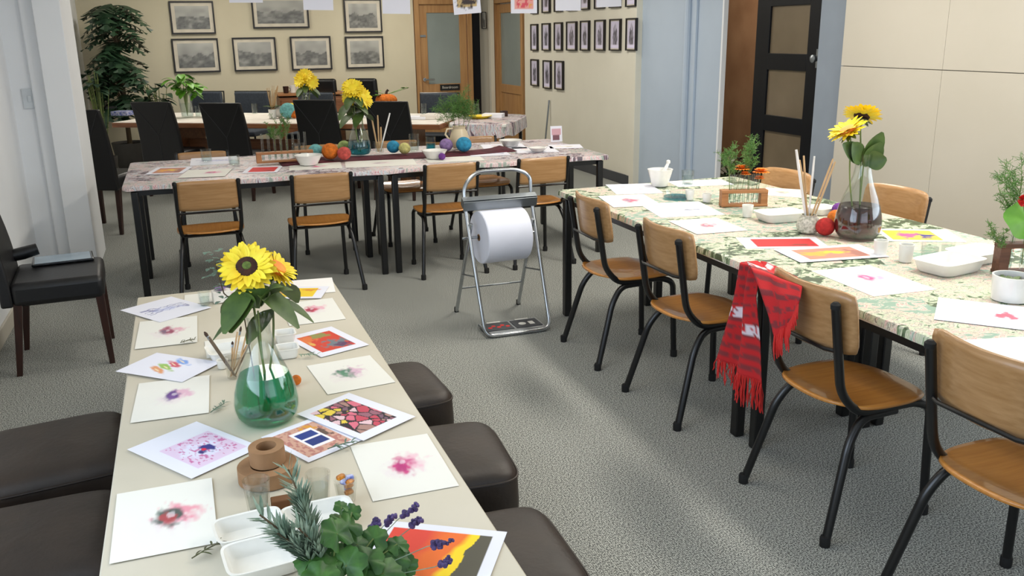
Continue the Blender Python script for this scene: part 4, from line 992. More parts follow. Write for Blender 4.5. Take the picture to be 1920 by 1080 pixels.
tray(540, 668, .075, .075, .035, 0, 'small round white pot behind the flask, the nearer one', name='paint_pot', cat='pot', group='small white paint pots')
tray(535, 640, .075, .075, .035, 0, 'small round white pot behind the flask, the farther one', name='paint_pot', cat='pot', group='small white paint pots')
cup('drinking_glass', 385, 575, Z0, .052, .07, 'clear_glass', 'clear glass jar at the far left end of the low table', 'glass', liquid='water')
cup('beaker', 486, 958, Z0, .066, .085, 'plastic_clear', 'clear plastic cup in front of the cardboard rings', 'glass', .78, liquid='water')
cup('beaker', 600, 945, Z0, .062, .085, 'plastic_clear', 'clear ribbed plastic cup between the rings and the sweets', 'glass', .78, liquid='water')
cup('paint_pot', 418, 690, Z0, .04, .03, 'white_plastic', 'tiny white pot left of the brush jar', 'pot')
p = at(416, 565, Z0); t = thing('tissue_box', 'small pink and white speckled box at the far end of the low table', 'box', (p.x, p.y, Z0+.001), .1)
MB().box((0, 0, .025), (.075, .06, .05)).build('carton', 'white_cloth', t, bevel=.003); mm = MB()
for k in range(5): leaf(mm, (0, 0, .048), (math.cos(k*1.3), math.sin(k*1.3), .8), .035, .03)
mm.build('purple_petals', 'yarn_purple', t)
# sweets cup
q = at(650, 940, Z0); t = cup('sweets_cup', 650, 940, Z0, .058, .06, 'plastic_clear', 'small clear cup of wrapped blue and orange sweets', 'cup', .75)
random.seed(1)
for k in range(7):
    mm = MB().box((0, 0, 0), (.022, .014, .012), Matrix.Rotation(random.uniform(0, 3), 3, 'Z') @ Matrix.Rotation(random.uniform(-.8, .8), 3, 'X'))
    o = mm.build('wrapped_sweet', 'candy_blue' if k % 2 else 'candy_orange', None, loc=(q.x+random.uniform(-.012, .012), q.y+random.uniform(-.012, .012), Z0+.028+.0075*k), bevel=.004); tag(o, ['lowest orange wrapped sweet', 'lowest blue and white wrapped sweet', 'second lowest orange wrapped sweet', 'middle blue and white wrapped sweet', 'upper orange wrapped sweet', 'highest blue and white wrapped sweet', 'topmost orange wrapped sweet'][k]+' in the small clear cup', 'sweet', 'wrapped sweets in the small clear cup')
# cardboard rings
def ringo(loc, r, h, rot, label, th=.005):
    o = MB().lathe([(r, 0), (r, h), (r-th, h), (r-th, 0), (r, 0)], 40, caps=(False, False)).build('cardboard_ring', 'cardboard', None, loc=loc); o.rotation_euler = rot; return tag(o, label, 'ring', 'brown cardboard rings stacked on the low table')
q = at(505, 905, Z0)
ringo((q.x+.0, q.y+.025, Z0+.002), .076, .040, (0, 0, 0), 'thick brown ring lying flat at the bottom of the small stack', .034)
ringo((q.x+.004, q.y+.035, Z0+.0445), .046, .046, (.05, -.03, 0), 'smaller brown ring on top of the stack', .02)
p = at(520, 948, Z0); tag(MB().box((0, 0, .012), (.05, .03, .024)).build('cork_block', 'cork', None, loc=(p.x+.01, p.y-.01, Z0+.001), bevel=.003), 'small brown cork block in front of the cardboard rings', 'block')
tag(MB().ball((0, 0, .0175), .0175, 16).build('orange_bead', 'yarn_orange', None, loc=(at(556, 722, Z0).x, at(556, 722, Z0).y, Z0+.0005)), 'small orange ball just right of the green flask', 'ball')
# brushes in a jar on the low table
def brush_obj(b, e, label, m_='brush_wood', r=.0035, group=None, bristles=True, flat=False):
    b = Vector(b); e = Vector(e); t = thing('paint_brush', label, 'brush', b, 0, group); d = e-b
    MB().tube([(0, 0, 0), d*.3, d*.82], [r*.5, r, r*1.1], 8).build('handle', m_, t)
    if bristles: MB().tube([d*.82, d*.9], [r*1.15, r*1.3], 8).build('ferrule', 'steel_grey', t); MB().tube([d*.9, d*.95, d], [r*1.3, r*1.5, r*.5], 8).build('bristles', 'bristle', t)
    else: MB().tube([d*.82, d], [r*1.1, r*.9], 8).build('handle_end', m_, t)
    return t
jc = cup('brush_jar', 440, 708, Z0, .055, .075, 'plastic_clear', 'clear plastic jar of brushes left of the green flask', 'jar', .85)
jb = jc.location.copy()
random.seed(12)
GBj = 'paint brushes in the clear jar on the low table'
for k, (px, py, dy) in enumerate([(383, 622, .02), (392, 632, .0), (445, 622, .05), (452, 612, .03), (463, 622, .04), (470, 640, .0), (436, 640, .06), (478, 618, .05)]):
    e = atY(px, py, jb.y+dy); b = jb+Vector((random.uniform(-.014, .014), random.uniform(-.012, .012), .005))
    lb = ['brush leaning furthest left out of the clear jar', 'brown brush leaning left, second in the clear jar', 'pale brush standing upright in the clear jar', 'tallest pale brush in the clear jar', 'pale brush right of the tallest in the clear jar', 'short dark brush at the right of the clear jar', 'short pale brush near the middle of the clear jar', 'brush nearest the green flask in the clear jar'][k]
    brush_obj(b, e, lb, 'brush_dark' if k in (0, 1, 5) else 'brush_wood', .004 if k < 2 else .003, GBj, bristles=(k % 3 == 0))
# ---- herb bunch
random.seed(21)
base = at(600, 1130, Z0)+Vector((0, 0, .0))
cup('herb_jar', 600, 1130, Z0, .09, .09, 'clear_glass', 'glass jar holding the herbs at the bottom edge', 'jar', .9, liquid='water')
def topt(px, py, dy): return atY(px, py, base.y+dy)
for k, (px, py, dy, n) in enumerate([(540, 880, .10, 120), (487, 965, .05, 90), (520, 1000, .02, 80), (560, 990, .02, 70)]):
    t = thing('rosemary_sprig', ['tallest upright grey-green rosemary sprig', 'rosemary sprig spreading furthest left', 'low rosemary sprig at the front left of the herb bunch', 'rosemary sprig beside the bright leaves'][k], 'herb', base+Vector((-.01+.006*k, 0, .02)), 0, 'rosemary sprigs in the herb jar')
    e = topt(px, py, dy)-t.location; st = MB(); m = MB(); mid = e*.5+Vector((.02, 0, .02)); pts = fillet([(0, 0, 0), mid, e], .1, 10); st.tube(pts, .0022, 6)
    for i in range(int(n*1.9)):
        f = random.uniform(.2, 1)*(len(pts)-1); a = int(min(f, len(pts)-2)); p = pts[a].lerp(pts[a+1], f-a); dr = (pts[a+1]-pts[a]).normalized(); ang = random.uniform(0, 2*PI)
        sd = dr.orthogonal().normalized(); sd2 = dr.cross(sd); dd = (dr*.8+(sd*math.cos(ang)+sd2*math.sin(ang))*.75)
        leaf(m, p, dd, random.uniform(.030, .044), .0058, n=3, droop=-.1)
    st.build('stem', 'stem_brown', t); m.build('needles', 'rosemary_green', t)
t = thing('mint_bunch', 'bright green bunch of lobed leaves in the herb jar', 'herb', base+Vector((.02, 0, .02))); m = MB(); st = MB()
def lobed(mb, c, F, R_, seed):
    F = Vector(F).normalized(); Q = F.to_track_quat('Z', 'Y').to_matrix(); K = 40; vs = [Vector(c)]; rng = random.Random(seed); ph = rng.uniform(0, 6)
    for ring, rf in ((0, .55), (1, 1)):
        for j in range(K):
            a = 2*PI*j/K; lob = .80+.16*abs(math.sin(a*2.5+.3))+.05*math.sin(a*11); x = R_*rf*lob*math.cos(a); y = R_*rf*lob*math.sin(a)
            if abs(a-4.71) < .22: x *= .55; y *= .45
            vs.append(Vector(c)+Q @ Vector((x, y, R_*(.10*rf*math.sin(a*5+ph)-.18*rf*rf))))
    mb.add(vs, [(0, 1+j, 1+(j+1) % K) for j in range(K)]+[(1+j, 1+K+j, 1+K+(j+1) % K, 1+(j+1) % K) for j in range(K)])
for k, (px, py, dy, R_) in enumerate([(650, 985, .06, .042), (632, 1000, .02, .040), (660, 960, .09, .022), (640, 950, .09, .018), (700, 1010, .06, .035), (735, 1045, .03, .045), (690, 1050, .0, .04), (650, 1060, -.02, .045), (610, 1065, -.02, .04), (720, 1075, -.02, .05), (580, 1050, .0, .035), (670, 1020, .05, .04), (745, 1020, .05, .028), (620, 1035, .02, .03), (600, 1085, -.05, .045), (760, 1060, .02, .03)]):
    c = topt(px, py, dy)-t.location; st.tube([(0, 0, 0), c*.6, c], .0018, 5); lobed(m, c, (random.uniform(-.5, .5), -.5+random.uniform(-.3, .3), .8), R_, k)
m.build('leaves', 'leaf_green', t); st.build('stems', 'stem_green', t)
for k, (px, py, dy, bx, by) in enumerate([(783, 945, .14, 745, 975), (741, 965, .12, 720, 985), (788, 972, .12, 770, 990), (708, 975, .10, 698, 992), (845, 1015, .03, 800, 1025), (846, 1050, -.01, 815, 1063)]):
    t = thing('lavender_stem', ['lavender stem with the highest purple flower head', 'lavender stem just left of the highest one', 'lavender stem right of and below the highest one', 'lavender stem furthest left, next to the bright leaves', 'lavender stem lying over the orange print, upper one', 'lavender stem lying over the orange print, lower one'][k], 'lavender', base+Vector((.03, .0, .03)), 0, 'lavender stems in the herb jar')
    a = topt(bx, by, dy)-t.location; e = topt(px, py, dy)-t.location; MB().tube([(0, 0, 0), a*.7, a, e], .0011, 5).build('stem', 'rosemary_green', t); m = MB()
    d = e-a
    for i in range(26): f = random.uniform(0, 1.0); p = a+d*(.25+.75*f); m.ball(p+Vector((random.gauss(0, .0035), random.gauss(0, .0035), random.gauss(0, .0035))), .0056*(1.2-f*.5), 6)
    m.build('flower_head', 'lavender', t)

# ================================================================== paper roll stand
bl = at(915, 634, 0); br = at(1028, 622, 0); kl = at(856, 590, 0); kr = at(972, 578, 0)
o0 = Vector(((bl.x+br.x)/2, (bl.y+br.y)/2, 0)); ra = math.atan2((br-bl).y, (br-bl).x)
ra += .07
t = thing('paper_roll_stand', 'folding tubular steel stand with a broad top plate holding a big paper roll', 'stand', o0, ra)
wb = .385/2; wt = .215; yt = .24; ztp = .80
fr = fillet([(-.20, .30, .70), (-.20, .27, .62), (-wb, 0, .013), (wb, 0, .013), (.20, .27, .62), (.20, .30, .70)], .06, 6)
MB().tube(fr, .011, 10).build('front_frame', 'chrome', t)
for s in (-1, 1): 
    MB().tube([(s*.185, .24, .60), (s*.20, .54, .01)], .011, 10).build('rear_leg', 'chrome', t)
    MB().lathe([(.014, 0), (.014, .03)], 10, (s*.2, .545, 0)).build('rubber_foot', 'rubber', t)
    MB().tube([(s*.195, .14, .32), (s*.197, .41, .27)], .005, 6).build('brace', 'steel_grey', t)
MB().tube([(-.198, .46, .17), (.198, .46, .17)], .005, 8).build('cross_bar', 'steel_grey', t)
MB().tube(fillet([(-.20, .30, .68), (-.20, .32, .80), (-.12, .34, .875), (.12, .34, .875), (.20, .32, .84), (.20, .31, .72)], .09, 8), .011, 10).build('handle', 'chrome', t)
MB().box((0, .29, .715), (.44, .035, .05), Matrix.Rotation(.5, 3, 'X')).box((0, .265, .695), (.44, .004, .055), Matrix.Rotation(.3, 3, 'X')).build('tear_plate', 'steel_grey', t, bevel=.003)
MB().box((0, .10, .02), (.35, .19, .012)).build('base_plate', 'steel_grey', t, bevel=.004)
MB().tube([(-.23, .27, .515), (.22, .27, .515)], .008, 10).build('spindle', 'chrome', t)
for s, m_, lb in ((-1, 'petal_red', 'red'), (1, 'white_plastic', 'white')):
    pl = MB().box((s*.085, .105, .0275), (.155, .13, .003)).build('label_plate', 'skirting_grey', t)
    if s < 0:
        m = MB(); 
        for k in range(5): m.lathe([(.013, 0), (.013, .001)], 12, (-.135+.026*k, .10+(.012 if k % 2 else -.012), .0292))
        m.build('red_symbols', 'petal_red', pl)
    else:
        m = MB(); m.lathe([(.022, 0), (.022, .001)], 16, (.06, .10, .0292)); m.box((.115, .10, .0296), (.03, .05, .001)); m.build('white_symbols', 'white_plastic', pl)
    MB().box((s*.085, .185, .0275), (.08, .016, .002)).build('white_strip', 'white_plastic', t)
tr = thing('paper_roll', 'large white roll of paper hanging on the steel stand', 'paper roll', o0+Matrix.Rotation(ra, 3, 'Z') @ Vector((0, .27, .515)), ra+.07)
m = MB().lathe([(.020, -.135), (.146, -.135), (.15, -.13), (.15, .13), (.146, .135), (.020, .135), (.020, -.135)], 64, (0, 0, 0), Matrix.Rotation(PI/2, 3, 'Y'), (False, False)); m.build('roll', 'roll_paper', tr)
m = MB(); m.lathe([(.0195, -.138), (.0195, .138), (.0165, .138), (.0165, -.138), (.0195, -.138)], 24, (0, 0, 0), Matrix.Rotation(PI/2, 3, 'Y'), (False, False)); m.build('core', 'cardboard', tr)

# ================================================================== right table
Z1 = TZ+.0012
def rs(*a, **k): k.setdefault('z', Z1); k.setdefault('res', (56, 42)); return sheet(*a, **k)
GRP = 'art prints on the right table'; GRW = 'cream sheets with small painted shells on the right table'
rs('art_print', [(1146, 347), (1222, 343), (1236, 361), (1148, 366)], print_soft(3, (190, 160, 180)), 'pale sketch print at the far left end of the right table', 'print', layer=0, group=GRP)
rs('watercolour_sheet', [(1119, 367), (1208, 365), (1240, 384), (1152, 390)], shell((200, 80, 110), (220, 150, 170), .5, .5, 31, .12), 'cream sheet with a pink blot, furthest along the right table', 'painting', layer=1, group=GRW)
rs('art_print', [(1208, 383), (1317, 377), (1344, 400), (1235, 411)], print_soft(7, (110, 120, 150)), 'white print with a slate blue smear', 'print', layer=0, group=GRP)
rs('watercolour_sheet', [(1256, 414), (1345, 408), (1396, 431), (1306, 441)], shell((206, 80, 96), (220, 150, 170), .5, .5, 33, .12), 'cream sheet with a coral blot, nearer than the slate blue smear print', 'painting', layer=1, group=GRW)
rs('art_print', [(1387, 446), (1530, 444), (1550, 462), (1396, 470)], print_redbar, 'white print with a flat red picture', 'print', layer=0, group=GRP)
rs('art_print', [(1450, 466), (1606, 460), (1676, 481), (1497, 492)], print_orange, 'white print with an orange and brown picture in front of the brown flask', 'print', layer=2, group=GRP)
rs('watercolour_sheet', [(1522, 507), (1634, 498), (1748, 541), (1640, 559)], shell((220, 60, 130), (230, 140, 180), .5, .56, 35, .10), 'cream sheet with a vivid pink blot, nearer than the orange and brown print', 'painting', layer=0, group=GRW)
rs('art_print', [(1764, 560), (1940, 576), (1944, 622), (1746, 598)], print_red_right, 'white print with faint writing strokes and red flowers at the right edge', 'print', layer=1, group=GRP)
rs('watercolour_sheet', [(1855, 648), (1990, 618), (2080, 690), (1930, 720)], shell((210, 90, 120), (220, 150, 170), .5, .5, 37), 'cream sheet cut off at the right edge below the red flower print', 'painting', layer=0, group=GRW)
rs('art_print', [(1648, 430), (1776, 430), (1806, 452), (1664, 454)], print_tropic, 'white print of yellow, pink and blue shapes behind the brown flask', 'print', layer=0, group=GRP)
rs('watercolour_sheet', [(1262, 342), (1352, 334), (1366, 345), (1270, 352)], print_soft(11), 'pale sheet behind the teal glass dish', 'painting', layer=0, group=GRW)
rs('watercolour_sheet', [(1432, 352), (1520, 356), (1500, 372), (1425, 364)], shell((190, 190, 150), (220, 210, 190), .5, .5, 39), 'cream sheet behind the wooden tube rack', 'painting', layer=0, group=GRW)
rs('watercolour_sheet', [(1800, 462), (1890, 466), (1900, 484), (1800, 478)], shell((220, 120, 110), (220, 190, 180), .8, .5, 41), 'cream sheet behind the white bowls at the right edge', 'painting', layer=0, group=GRW)
# vessels
t = cup('mortar', 1237, 349, Z1, .15, .10, 'white_ceramic', 'white mortar bowl with a pestle at the far end of the right table', 'bowl', .6, wall=.012)
MB().tube([(0, 0, .03), (.05, .0, .13)], [.016, .009], 10).build('pestle', 'white_ceramic', t)
MB().lathe([(.003, .13), (.012, .135), (.012, .150), (.003, .155)], 12, (.052, 0, -.004)).build('pestle_knob', 'white_ceramic', t)
cup('drinking_glass', 1289, 346, Z1, .075, .085, 'clear_glass', 'clear glass jar right of the white mortar', 'glass', .95, liquid='water')
cup('glass_dish', 1270, 372, Z1, .17, .035, 'clear_glass', 'shallow pale teal glass dish on the right table', 'dish', .9, liquid='blue_water', lv=.35)
GC = 'small white paint cups on the right table'
cup('paint_cup', 1293, 375, Z1, .05, .055, 'white_plastic', 'small white cup right of the teal glass dish', taper=.8, group=GC)
cup('paint_cup', 1325, 379, Z1, .05, .045, 'white_plastic', 'small white cup left of the wooden tube rack', taper=.8, group=GC)
cup('paint_cup', 1401, 407, Z1, .055, .06, 'white_plastic', 'small white cup in front of the wooden tube rack', taper=.8, group=GC)
cup('paint_cup', 1650, 478, Z1, .056, .06, 'white_plastic', 'small white cup in front of the brown flask', taper=.85, group=GC)
cup('paint_cup', 1697, 491, Z1, .056, .07, 'white_plastic', 'small white cup right of the one before the brown flask', taper=.85, group=GC)
cup('drinking_glass', 1742, 484, Z1, .075, .075, 'clear_glass', 'clear glass of water behind the long white tray', 'glass', .9, liquid='water')
cup('drinking_glass', 1776, 476, Z1, .06, .055, 'clear_glass', 'short clear glass right of the taller water glass', 'glass', .9, liquid='water')
tray(1462, 413, .22, .15, .04, -.1, 'wide white tray behind the speckled brush pot', Z1, group='white trays on the right table')
tray(1540, 400, .14, .12, .03, .1, 'pale teal tray behind the red ball', Z1, group='white trays on the right table')
tray(1778, 508, .24, .16, .045, .15, 'long white tray on the right table, nearest', Z1, group='white trays on the right table')
tray(1832, 488, .22, .15, .04, .1, 'white tray behind the nearest long one on the right table', Z1, group='white trays on the right table')
t = tag(MB().lathe([(.03, 0), (.045, .01), (.052, .035), (.048, .06), (.034, .078), (.036, .084), (.030, .084), (.030, .076), (.044, .058), (.046, .035), (.038, .012), (.001, .008)], 32, caps=(True, False)).build('brush_pot', 'speckled_ceramic', None, loc=at(1514, 437, Z1)+Vector((0, 0, .0005))), 'white speckled ceramic pot holding brushes', 'pot')
pb = at(1514, 437, Z1); random.seed(5)
for k, (px, py, dy) in enumerate([(1493, 281, .02), (1507, 292, .05), (1527, 293, .0), (1562, 298, .03), (1566, 303, .0), (1499, 300, .04)]):
    e = atY(px, py, pb.y+dy); b = pb+Vector((random.uniform(-.01, .01), random.uniform(-.01, .01), .012))
    brush_obj(b, e, ['thick white brush leaning furthest left in the speckled pot', 'pale brush second from the left in the speckled pot', 'white brush standing upright in the speckled pot', 'tan brush leaning right in the speckled pot', 'pale brush leaning furthest right in the speckled pot', 'tan brush behind the thick white one in the speckled pot'][k], 'white_ceramic' if k in (0, 2) else 'brush_wood', .006 if k == 0 else .0045, 'brushes in the speckled pot', bristles=False)
def yarn(px, py, z, r, m_, label, sq=.95, group=None):
    q = at(px, py, z); tag(MB().ball((0, 0, r*sq), r, 20, (1, 1, sq)).build('yarn_ball', m_, None, loc=(q.x, q.y, z+.001)), label, 'ball', group)
yarn(1546, 442, Z1, .042, 'yarn_red', 'red woollen ball between the speckled pot and the brown flask')
yarn(1565, 421, Z1, .036, 'yarn_orange', 'orange woollen ball behind the brown flask')
yarn(1572, 405, Z1, .034, 'yarn_violet', 'purple woollen ball furthest back beside the brown flask')
f2, fb2, fh2 = flask(1606, 446, Z1, .099, 'glass flask of dark brown water with two sunflowers', 'wine_water', .40, hs=1.05)
b0 = fb2+Vector((0, 0, .02))
sunflower(b0+Vector((.01, 0, 0)), atY(1616, 218, fb2.y+.03), (.35, .25, .85), .082, 'upper yellow sunflower seen from the side in the brown flask', 3, leaves=0, heart=None)
sunflower(b0+Vector((-.01, 0, 0)), atY(1590, 246, fb2.y-.02), (-.45, .1, .85), .082, 'lower yellow sunflower tilted left in the brown flask', 7, leaves=0, heart=None, disc='petal_orange')
t = thing('leaf_spray', 'broad green leaves around the neck of the brown flask', 'leaves', b0); MB().tube([(0, 0, 0), (0, 0, fh2)], .003, 6).build('stem', 'stem_green', t); m = MB()
for (x0, y0, x1, y1, L_) in ((1615, 305, 1577, 258, .17), (1618, 310, 1650, 250, .17), (1620, 312, 1646, 272, .13), (1612, 308, 1600, 265, .14), (1622, 305, 1640, 300, .09)):
    a = atY(x0, y0, fb2.y-.01)-b0; e = atY(x1, y1, fb2.y-.04)-b0; leaf(m, a, e-a, L_, .085, up=(0, -1, .3), droop=.1, n=8, fold=.25)
m.build('leaves', 'leaf_olive', t)
def tube_rack(px, py, z, rot, L_, hgt, label, wood, ntub, lbt, grp, tube_h=.15, hang=False):
    q = at(px, py, z); t = thing('tube_rack', label, 'rack', (q.x, q.y, z+.001), rot)
    MB().box((0, 0, hgt-.008), (L_, .055, .016)).build('top_rail', wood, t, bevel=.002); MB().box((0, 0, .006), (L_, .06, .012)).build('base', wood, t, bevel=.002)
    for s in (-1, 1): MB().box((s*(L_/2-.018), 0, hgt/2), (.036, .05, hgt-.012)).build('end_block', wood, t, bevel=.002)
    R_ = Matrix.Rotation(rot, 3, 'Z'); sp = (L_-.10)/(ntub-1); out = []
    for k in range(ntub):
        p = q+R_ @ Vector((-(L_-.10)/2+sp*k, 0, .014)); r = .0095
        o = MB().lathe([(.0005, 0), (r*.7, .003), (r, .012), (r, tube_h), (r*1.15, tube_h+.002), (r*.85, tube_h+.002), (r*.85, .012)], 16, caps=(False, False)).build('test_tube', 'clear_glass', None, loc=p)
        tag(o, lbt[k] if isinstance(lbt, list) else lbt, 'test tube', grp); MB().lathe([(.0005, .003), (r*.65, .006), (r*.83, .014), (r*.83, tube_h*.55)], 14, caps=(False, True)).build('water', 'water', o); out.append(p)
    return t, out
t, tp = tube_rack(1393, 386, Z1, -.32, .24, .085, 'wooden rack of test tubes with marigolds and dill on the right table', 'rack_wood', 7, [w+' test tube in the wooden rack on the right table' for w in ('leftmost','second','third','middle','fifth','sixth','rightmost')], 'test tubes in the rack on the right table')
for k, (px, py, i) in enumerate([(1391, 316, 1), (1427, 322, 6), (1398, 326, 2), (1424, 334, 5)]):
    b = tp[i]+Vector((0, 0, .02)); e = atY(px, py, b.y); h = e-b
    o = thing('marigold', ['orange marigold on the left of the test tubes', 'orange marigold at the right end of the test tubes', 'small orange marigold below the left one', 'small drooping orange marigold below the right one'][k], 'flower', b, 0, 'orange marigolds in the test tubes'); MB().tube([(0, 0, 0), h*.8, h], .0014, 5).build('stem', 'stem_green', o); m = MB()
    R_ = .046 if k < 2 else .030
    for la in range(4):
        for j in range(16): a = 2*PI*j/16+la*.3; leaf(m, h, (math.cos(a), math.sin(a), .1+.4*la), R_*(1-.13*la), R_*.42, droop=.15, n=4, shape='petal')
    m.build('petals', 'petal_orange', o)
dill(tp[0]+Vector((0, 0, .02)), .30, .085, 'feathery dill sprig left of the marigolds', 1, 13, lean=(-.03, 0))
dill(tp[4]+Vector((0, 0, .02)), .32, .08, 'taller feathery dill sprig above the marigolds', 2, 16, lean=(.01, .02))
# right edge group
t, tp2 = tube_rack(1925, 512, Z1, -.35, .24, .115, 'dark wooden tube rack cut off at the right edge', 'rack_wood_dark', 4, [w+' test tube in the dark rack at the right edge' for w in ('leftmost','second','third','rightmost')], 'test tubes in the dark rack', .16)
dill(tp2[0]+Vector((-.0, 0, .02)), .40, .11, 'large airy dill head at the right edge', 11, 18, lean=(.04, .03))
dill(tp2[0]+Vector((-.005, .004, .02)), .17, .06, 'small dill sprig leaning low left of the round leaf', 12, 7, lean=(-.10, 0))
b = tp2[1]+Vector((0, 0, .02)); t = thing('nasturtium_leaf', 'round bright green leaf at the right edge below a red flower', 'leaf', b); c = atY(1925, 412, b.y-.03)-b; MB().tube([(0, 0, 0), c], .0018, 6).build('stem', 'stem_green', t)
m = MB(); vs = [c]; K = 32
F = Vector((-.15, -.85, .35)).normalized(); Q = F.to_track_quat('Z', 'Y').to_matrix()
for rf in (.5, 1): vs += [c+Q @ Vector((.088*rf*(1+.04*math.sin(5*a))*math.cos(a), .072*rf*(1+.04*math.sin(5*a))*math.sin(a), .006*rf*math.sin(4*a))) for a in [2*PI*j/K for j in range(K)]]
m.add(vs, [(0, 1+j, 1+(j+1) % K) for j in range(K)]+[(1+j, 1+K+j, 1+K+(j+1) % K, 1+(j+1) % K) for j in range(K)]); m.build('leaf_blade', 'leaf_bright', t)
b = tp2[2]+Vector((0, 0, .02)); t = thing('red_flower', 'small bright red flower at the right edge above the round leaf', 'flower', b); c = atY(1916, 374, b.y-.02)-b; MB().tube([(0, 0, 0), c], .0015, 6).build('stem', 'stem_green', t); m = MB()
for j in range(14): a = 2.4*j; leaf(m, c, (math.cos(a), -.5, math.sin(a)), .026, .02, n=4, droop=.1)
m.build('petals', 'petal_red', t)
t = cup('herb_pot', 1893, 562, Z1, .125, .085, 'white_ceramic', 'round white ceramic pot of green herbs at the right edge', 'pot', .92, wall=.006); MB().lathe([(.001, .06), (.055, .06)], 20).build('soil', 'soil', t); m = MB(); random.seed(4)
for k in range(40): a = random.uniform(0, 6.28); r = random.uniform(0, .045); leaf(m, (r*math.cos(a), r*math.sin(a), .062), (math.cos(a), math.sin(a), 1), .025, .014, n=4)
m.build('herbs', 'leaf_olive', t)
t = thing('dried_flower', 'coral and white flower head behind the dark rack', 'flower', at(1886, 478, Z1)); m = MB()
for j in range(26): a = 2.4*j; leaf(m, (0, 0, .02), (math.cos(a), math.sin(a), .2+.05*j), .035, .018, n=4)
m.build('petals', 'yarn_coral', t); m = MB().ball((0, 0, .012), .014, 10); m.build('flower_base', 'leaf_olive', t)

# ---- red woven shawl
def shawl_fn(U, V, fold=.10):
    A = np.ones(U.shape+(3,))*np.array(lin((192, 34, 38))); s = (np.sin(V*95+np.sin(U*9)*.5) > .25) & (V > .12) & (V < .97)
    A = blend(A, s*.75*(vnoise(U, V, 20, 3) > .25), (96, 52, 56)); m = (np.abs(V-.61-.10*(U > .55)) < .035) & (vnoise(U, V, 30, 5) > .30); return blend(A, m*.95, (222, 214, 224))
def cloth(name, P, fn, parent, mt='woven', thick=.004):
    P = np.array(P); r, c, _ = P.shape; U, V = np.meshgrid(np.linspace(0, 1, c), np.linspace(0, 1, r)); A = np.clip(fn(U, V), 0, 1)
    me = bpy.data.meshes.new(name); me.from_pydata(P.reshape(-1, 3).tolist(), [], [(i*c+j, i*c+j+1, (i+1)*c+j+1, (i+1)*c+j) for i in range(r-1) for j in range(c-1)]); me.materials.append(MATS[mt])
    ca = me.color_attributes.new('paint', 'FLOAT_COLOR', 'POINT'); C = np.ones((r*c, 4)); C[:, :3] = A.reshape(-1, 3); ca.data.foreach_set('color', C.ravel()); me.polygons.foreach_set('use_smooth', [True]*len(me.polygons))
    o = bpy.data.objects.new(name, me); COL.objects.link(o); o.parent = parent; q = o.modifiers.new('s', 'SOLIDIFY'); q.thickness = thick; q.offset = 0; return o
t = thing('shawl', 'red woven shawl with fringes draped from the table edge over the chair backrest', 'shawl', (0, 0, 0))
def curve(pts, f):
    f = min(max(f, 0), 1)*(len(pts)-1); i = int(min(f, len(pts)-2)); return Vector(pts[i]).lerp(Vector(pts[i+1]), f-i)
def hangP(L, Rr, nr, nc, amp, ph, top=None, depth=0):
    rows = []
    for i in range(nr):
        v = i/(nr-1); a = curve(L, v); b = curve(Rr, v); row = []
        for j in range(nc):
            u = j/(nc-1); p = a.lerp(b, u); w = amp*(.35+.65*v)*math.sin(u*11+ph+v*1.2)+depth*math.sin(PI*u); p = p+Vector((-w, w*.25, 0)); row.append(tuple(p))
        rows.append(row)
    return rows
XE = 1.955
L = [(2.06, atX(1392, 485, 1.99).y, TZ+.006), tuple(atX(1390, 492, XE+.01)), tuple(atX(1380, 560, XE)), tuple(atX(1368, 610, XE-.02)), tuple(atX(1352, 672, XE-.03))]
Rr = [(2.06, atX(1432, 498, 1.99).y, TZ+.006), tuple(atX(1420, 505, XE+.01)), tuple(atX(1412, 560, XE)), tuple(atX(1420, 640, XE-.01)), tuple(atX(1424, 722, XE-.03))]
P1 = hangP(L, Rr, 60, 26, .018, 0)
cloth('long_panel', P1, shawl_fn, t)
# over the backrest of the third chair
Xb = 1.835
top = [tuple(atX(1402, 492, 1.95)), tuple(atX(1412, 505, 1.795)), tuple(atX(1428, 545, 1.76)), tuple(atX(1444, 590, 1.76)), tuple(atX(1455, 632, 1.76))]
low = [tuple(atX(1500, 528, 1.99)), tuple(atX(1503, 538, 1.80)), tuple(atX(1500, 560, 1.775)), tuple(atX(1492, 585, 1.765)), tuple(atX(1480, 608, 1.76))]
def shawl2(U, V): return blend(shawl_fn(U, .16+V*.36), ((V < .10) & (vnoise(U, V, 20, 8) > .4) & (U < .35))*.9, (224, 216, 220))
P2 = hangP(top, low, 44, 20, .007, 1.0)
cloth('folded_panel', P2, shawl2, t)
# strip on the table joining the two panels
P3 = hangP([(2.06, L[0][1]-.02, TZ+.010), tuple(atX(1440, 492, 2.05)), tuple(atX(1495, 520, 2.02))], [(1.985, Rr[0][1]-.04, TZ+.006), tuple(atX(1425, 515, 1.95)), tuple(atX(1490, 545, 1.90))], 30, 14, .004, 2)
cloth('top_panel', P3, lambda U, V: blend(shawl_fn(U, V*.3), ((V > .45) & (V < .62) & (vnoise(U, V, 12, 4) > .35))*.9, (224, 216, 220)), t)
random.seed(8); m = MB()
for i in range(64):
    f = i/63; j = f*25; p = Vector(P1[-1][int(j)]).lerp(Vector(P1[-1][min(25, int(j)+1)]), j-int(j)); l = random.uniform(.05, .10)+.03*(f > .55); dx = random.uniform(-.012, .012); dy = random.uniform(-.02, .02)
    m.tube([p+Vector((0, 0, .004)), p+Vector((dx, dy*.6, -l*.4)), p+Vector((dx*.5, dy+random.uniform(-.01, .01), -l*.75)), p+Vector((dx, dy, -l))], [.0026, .0022, .003, .0012], 5)
m.build('fringe', 'petal_red', t); m = MB()
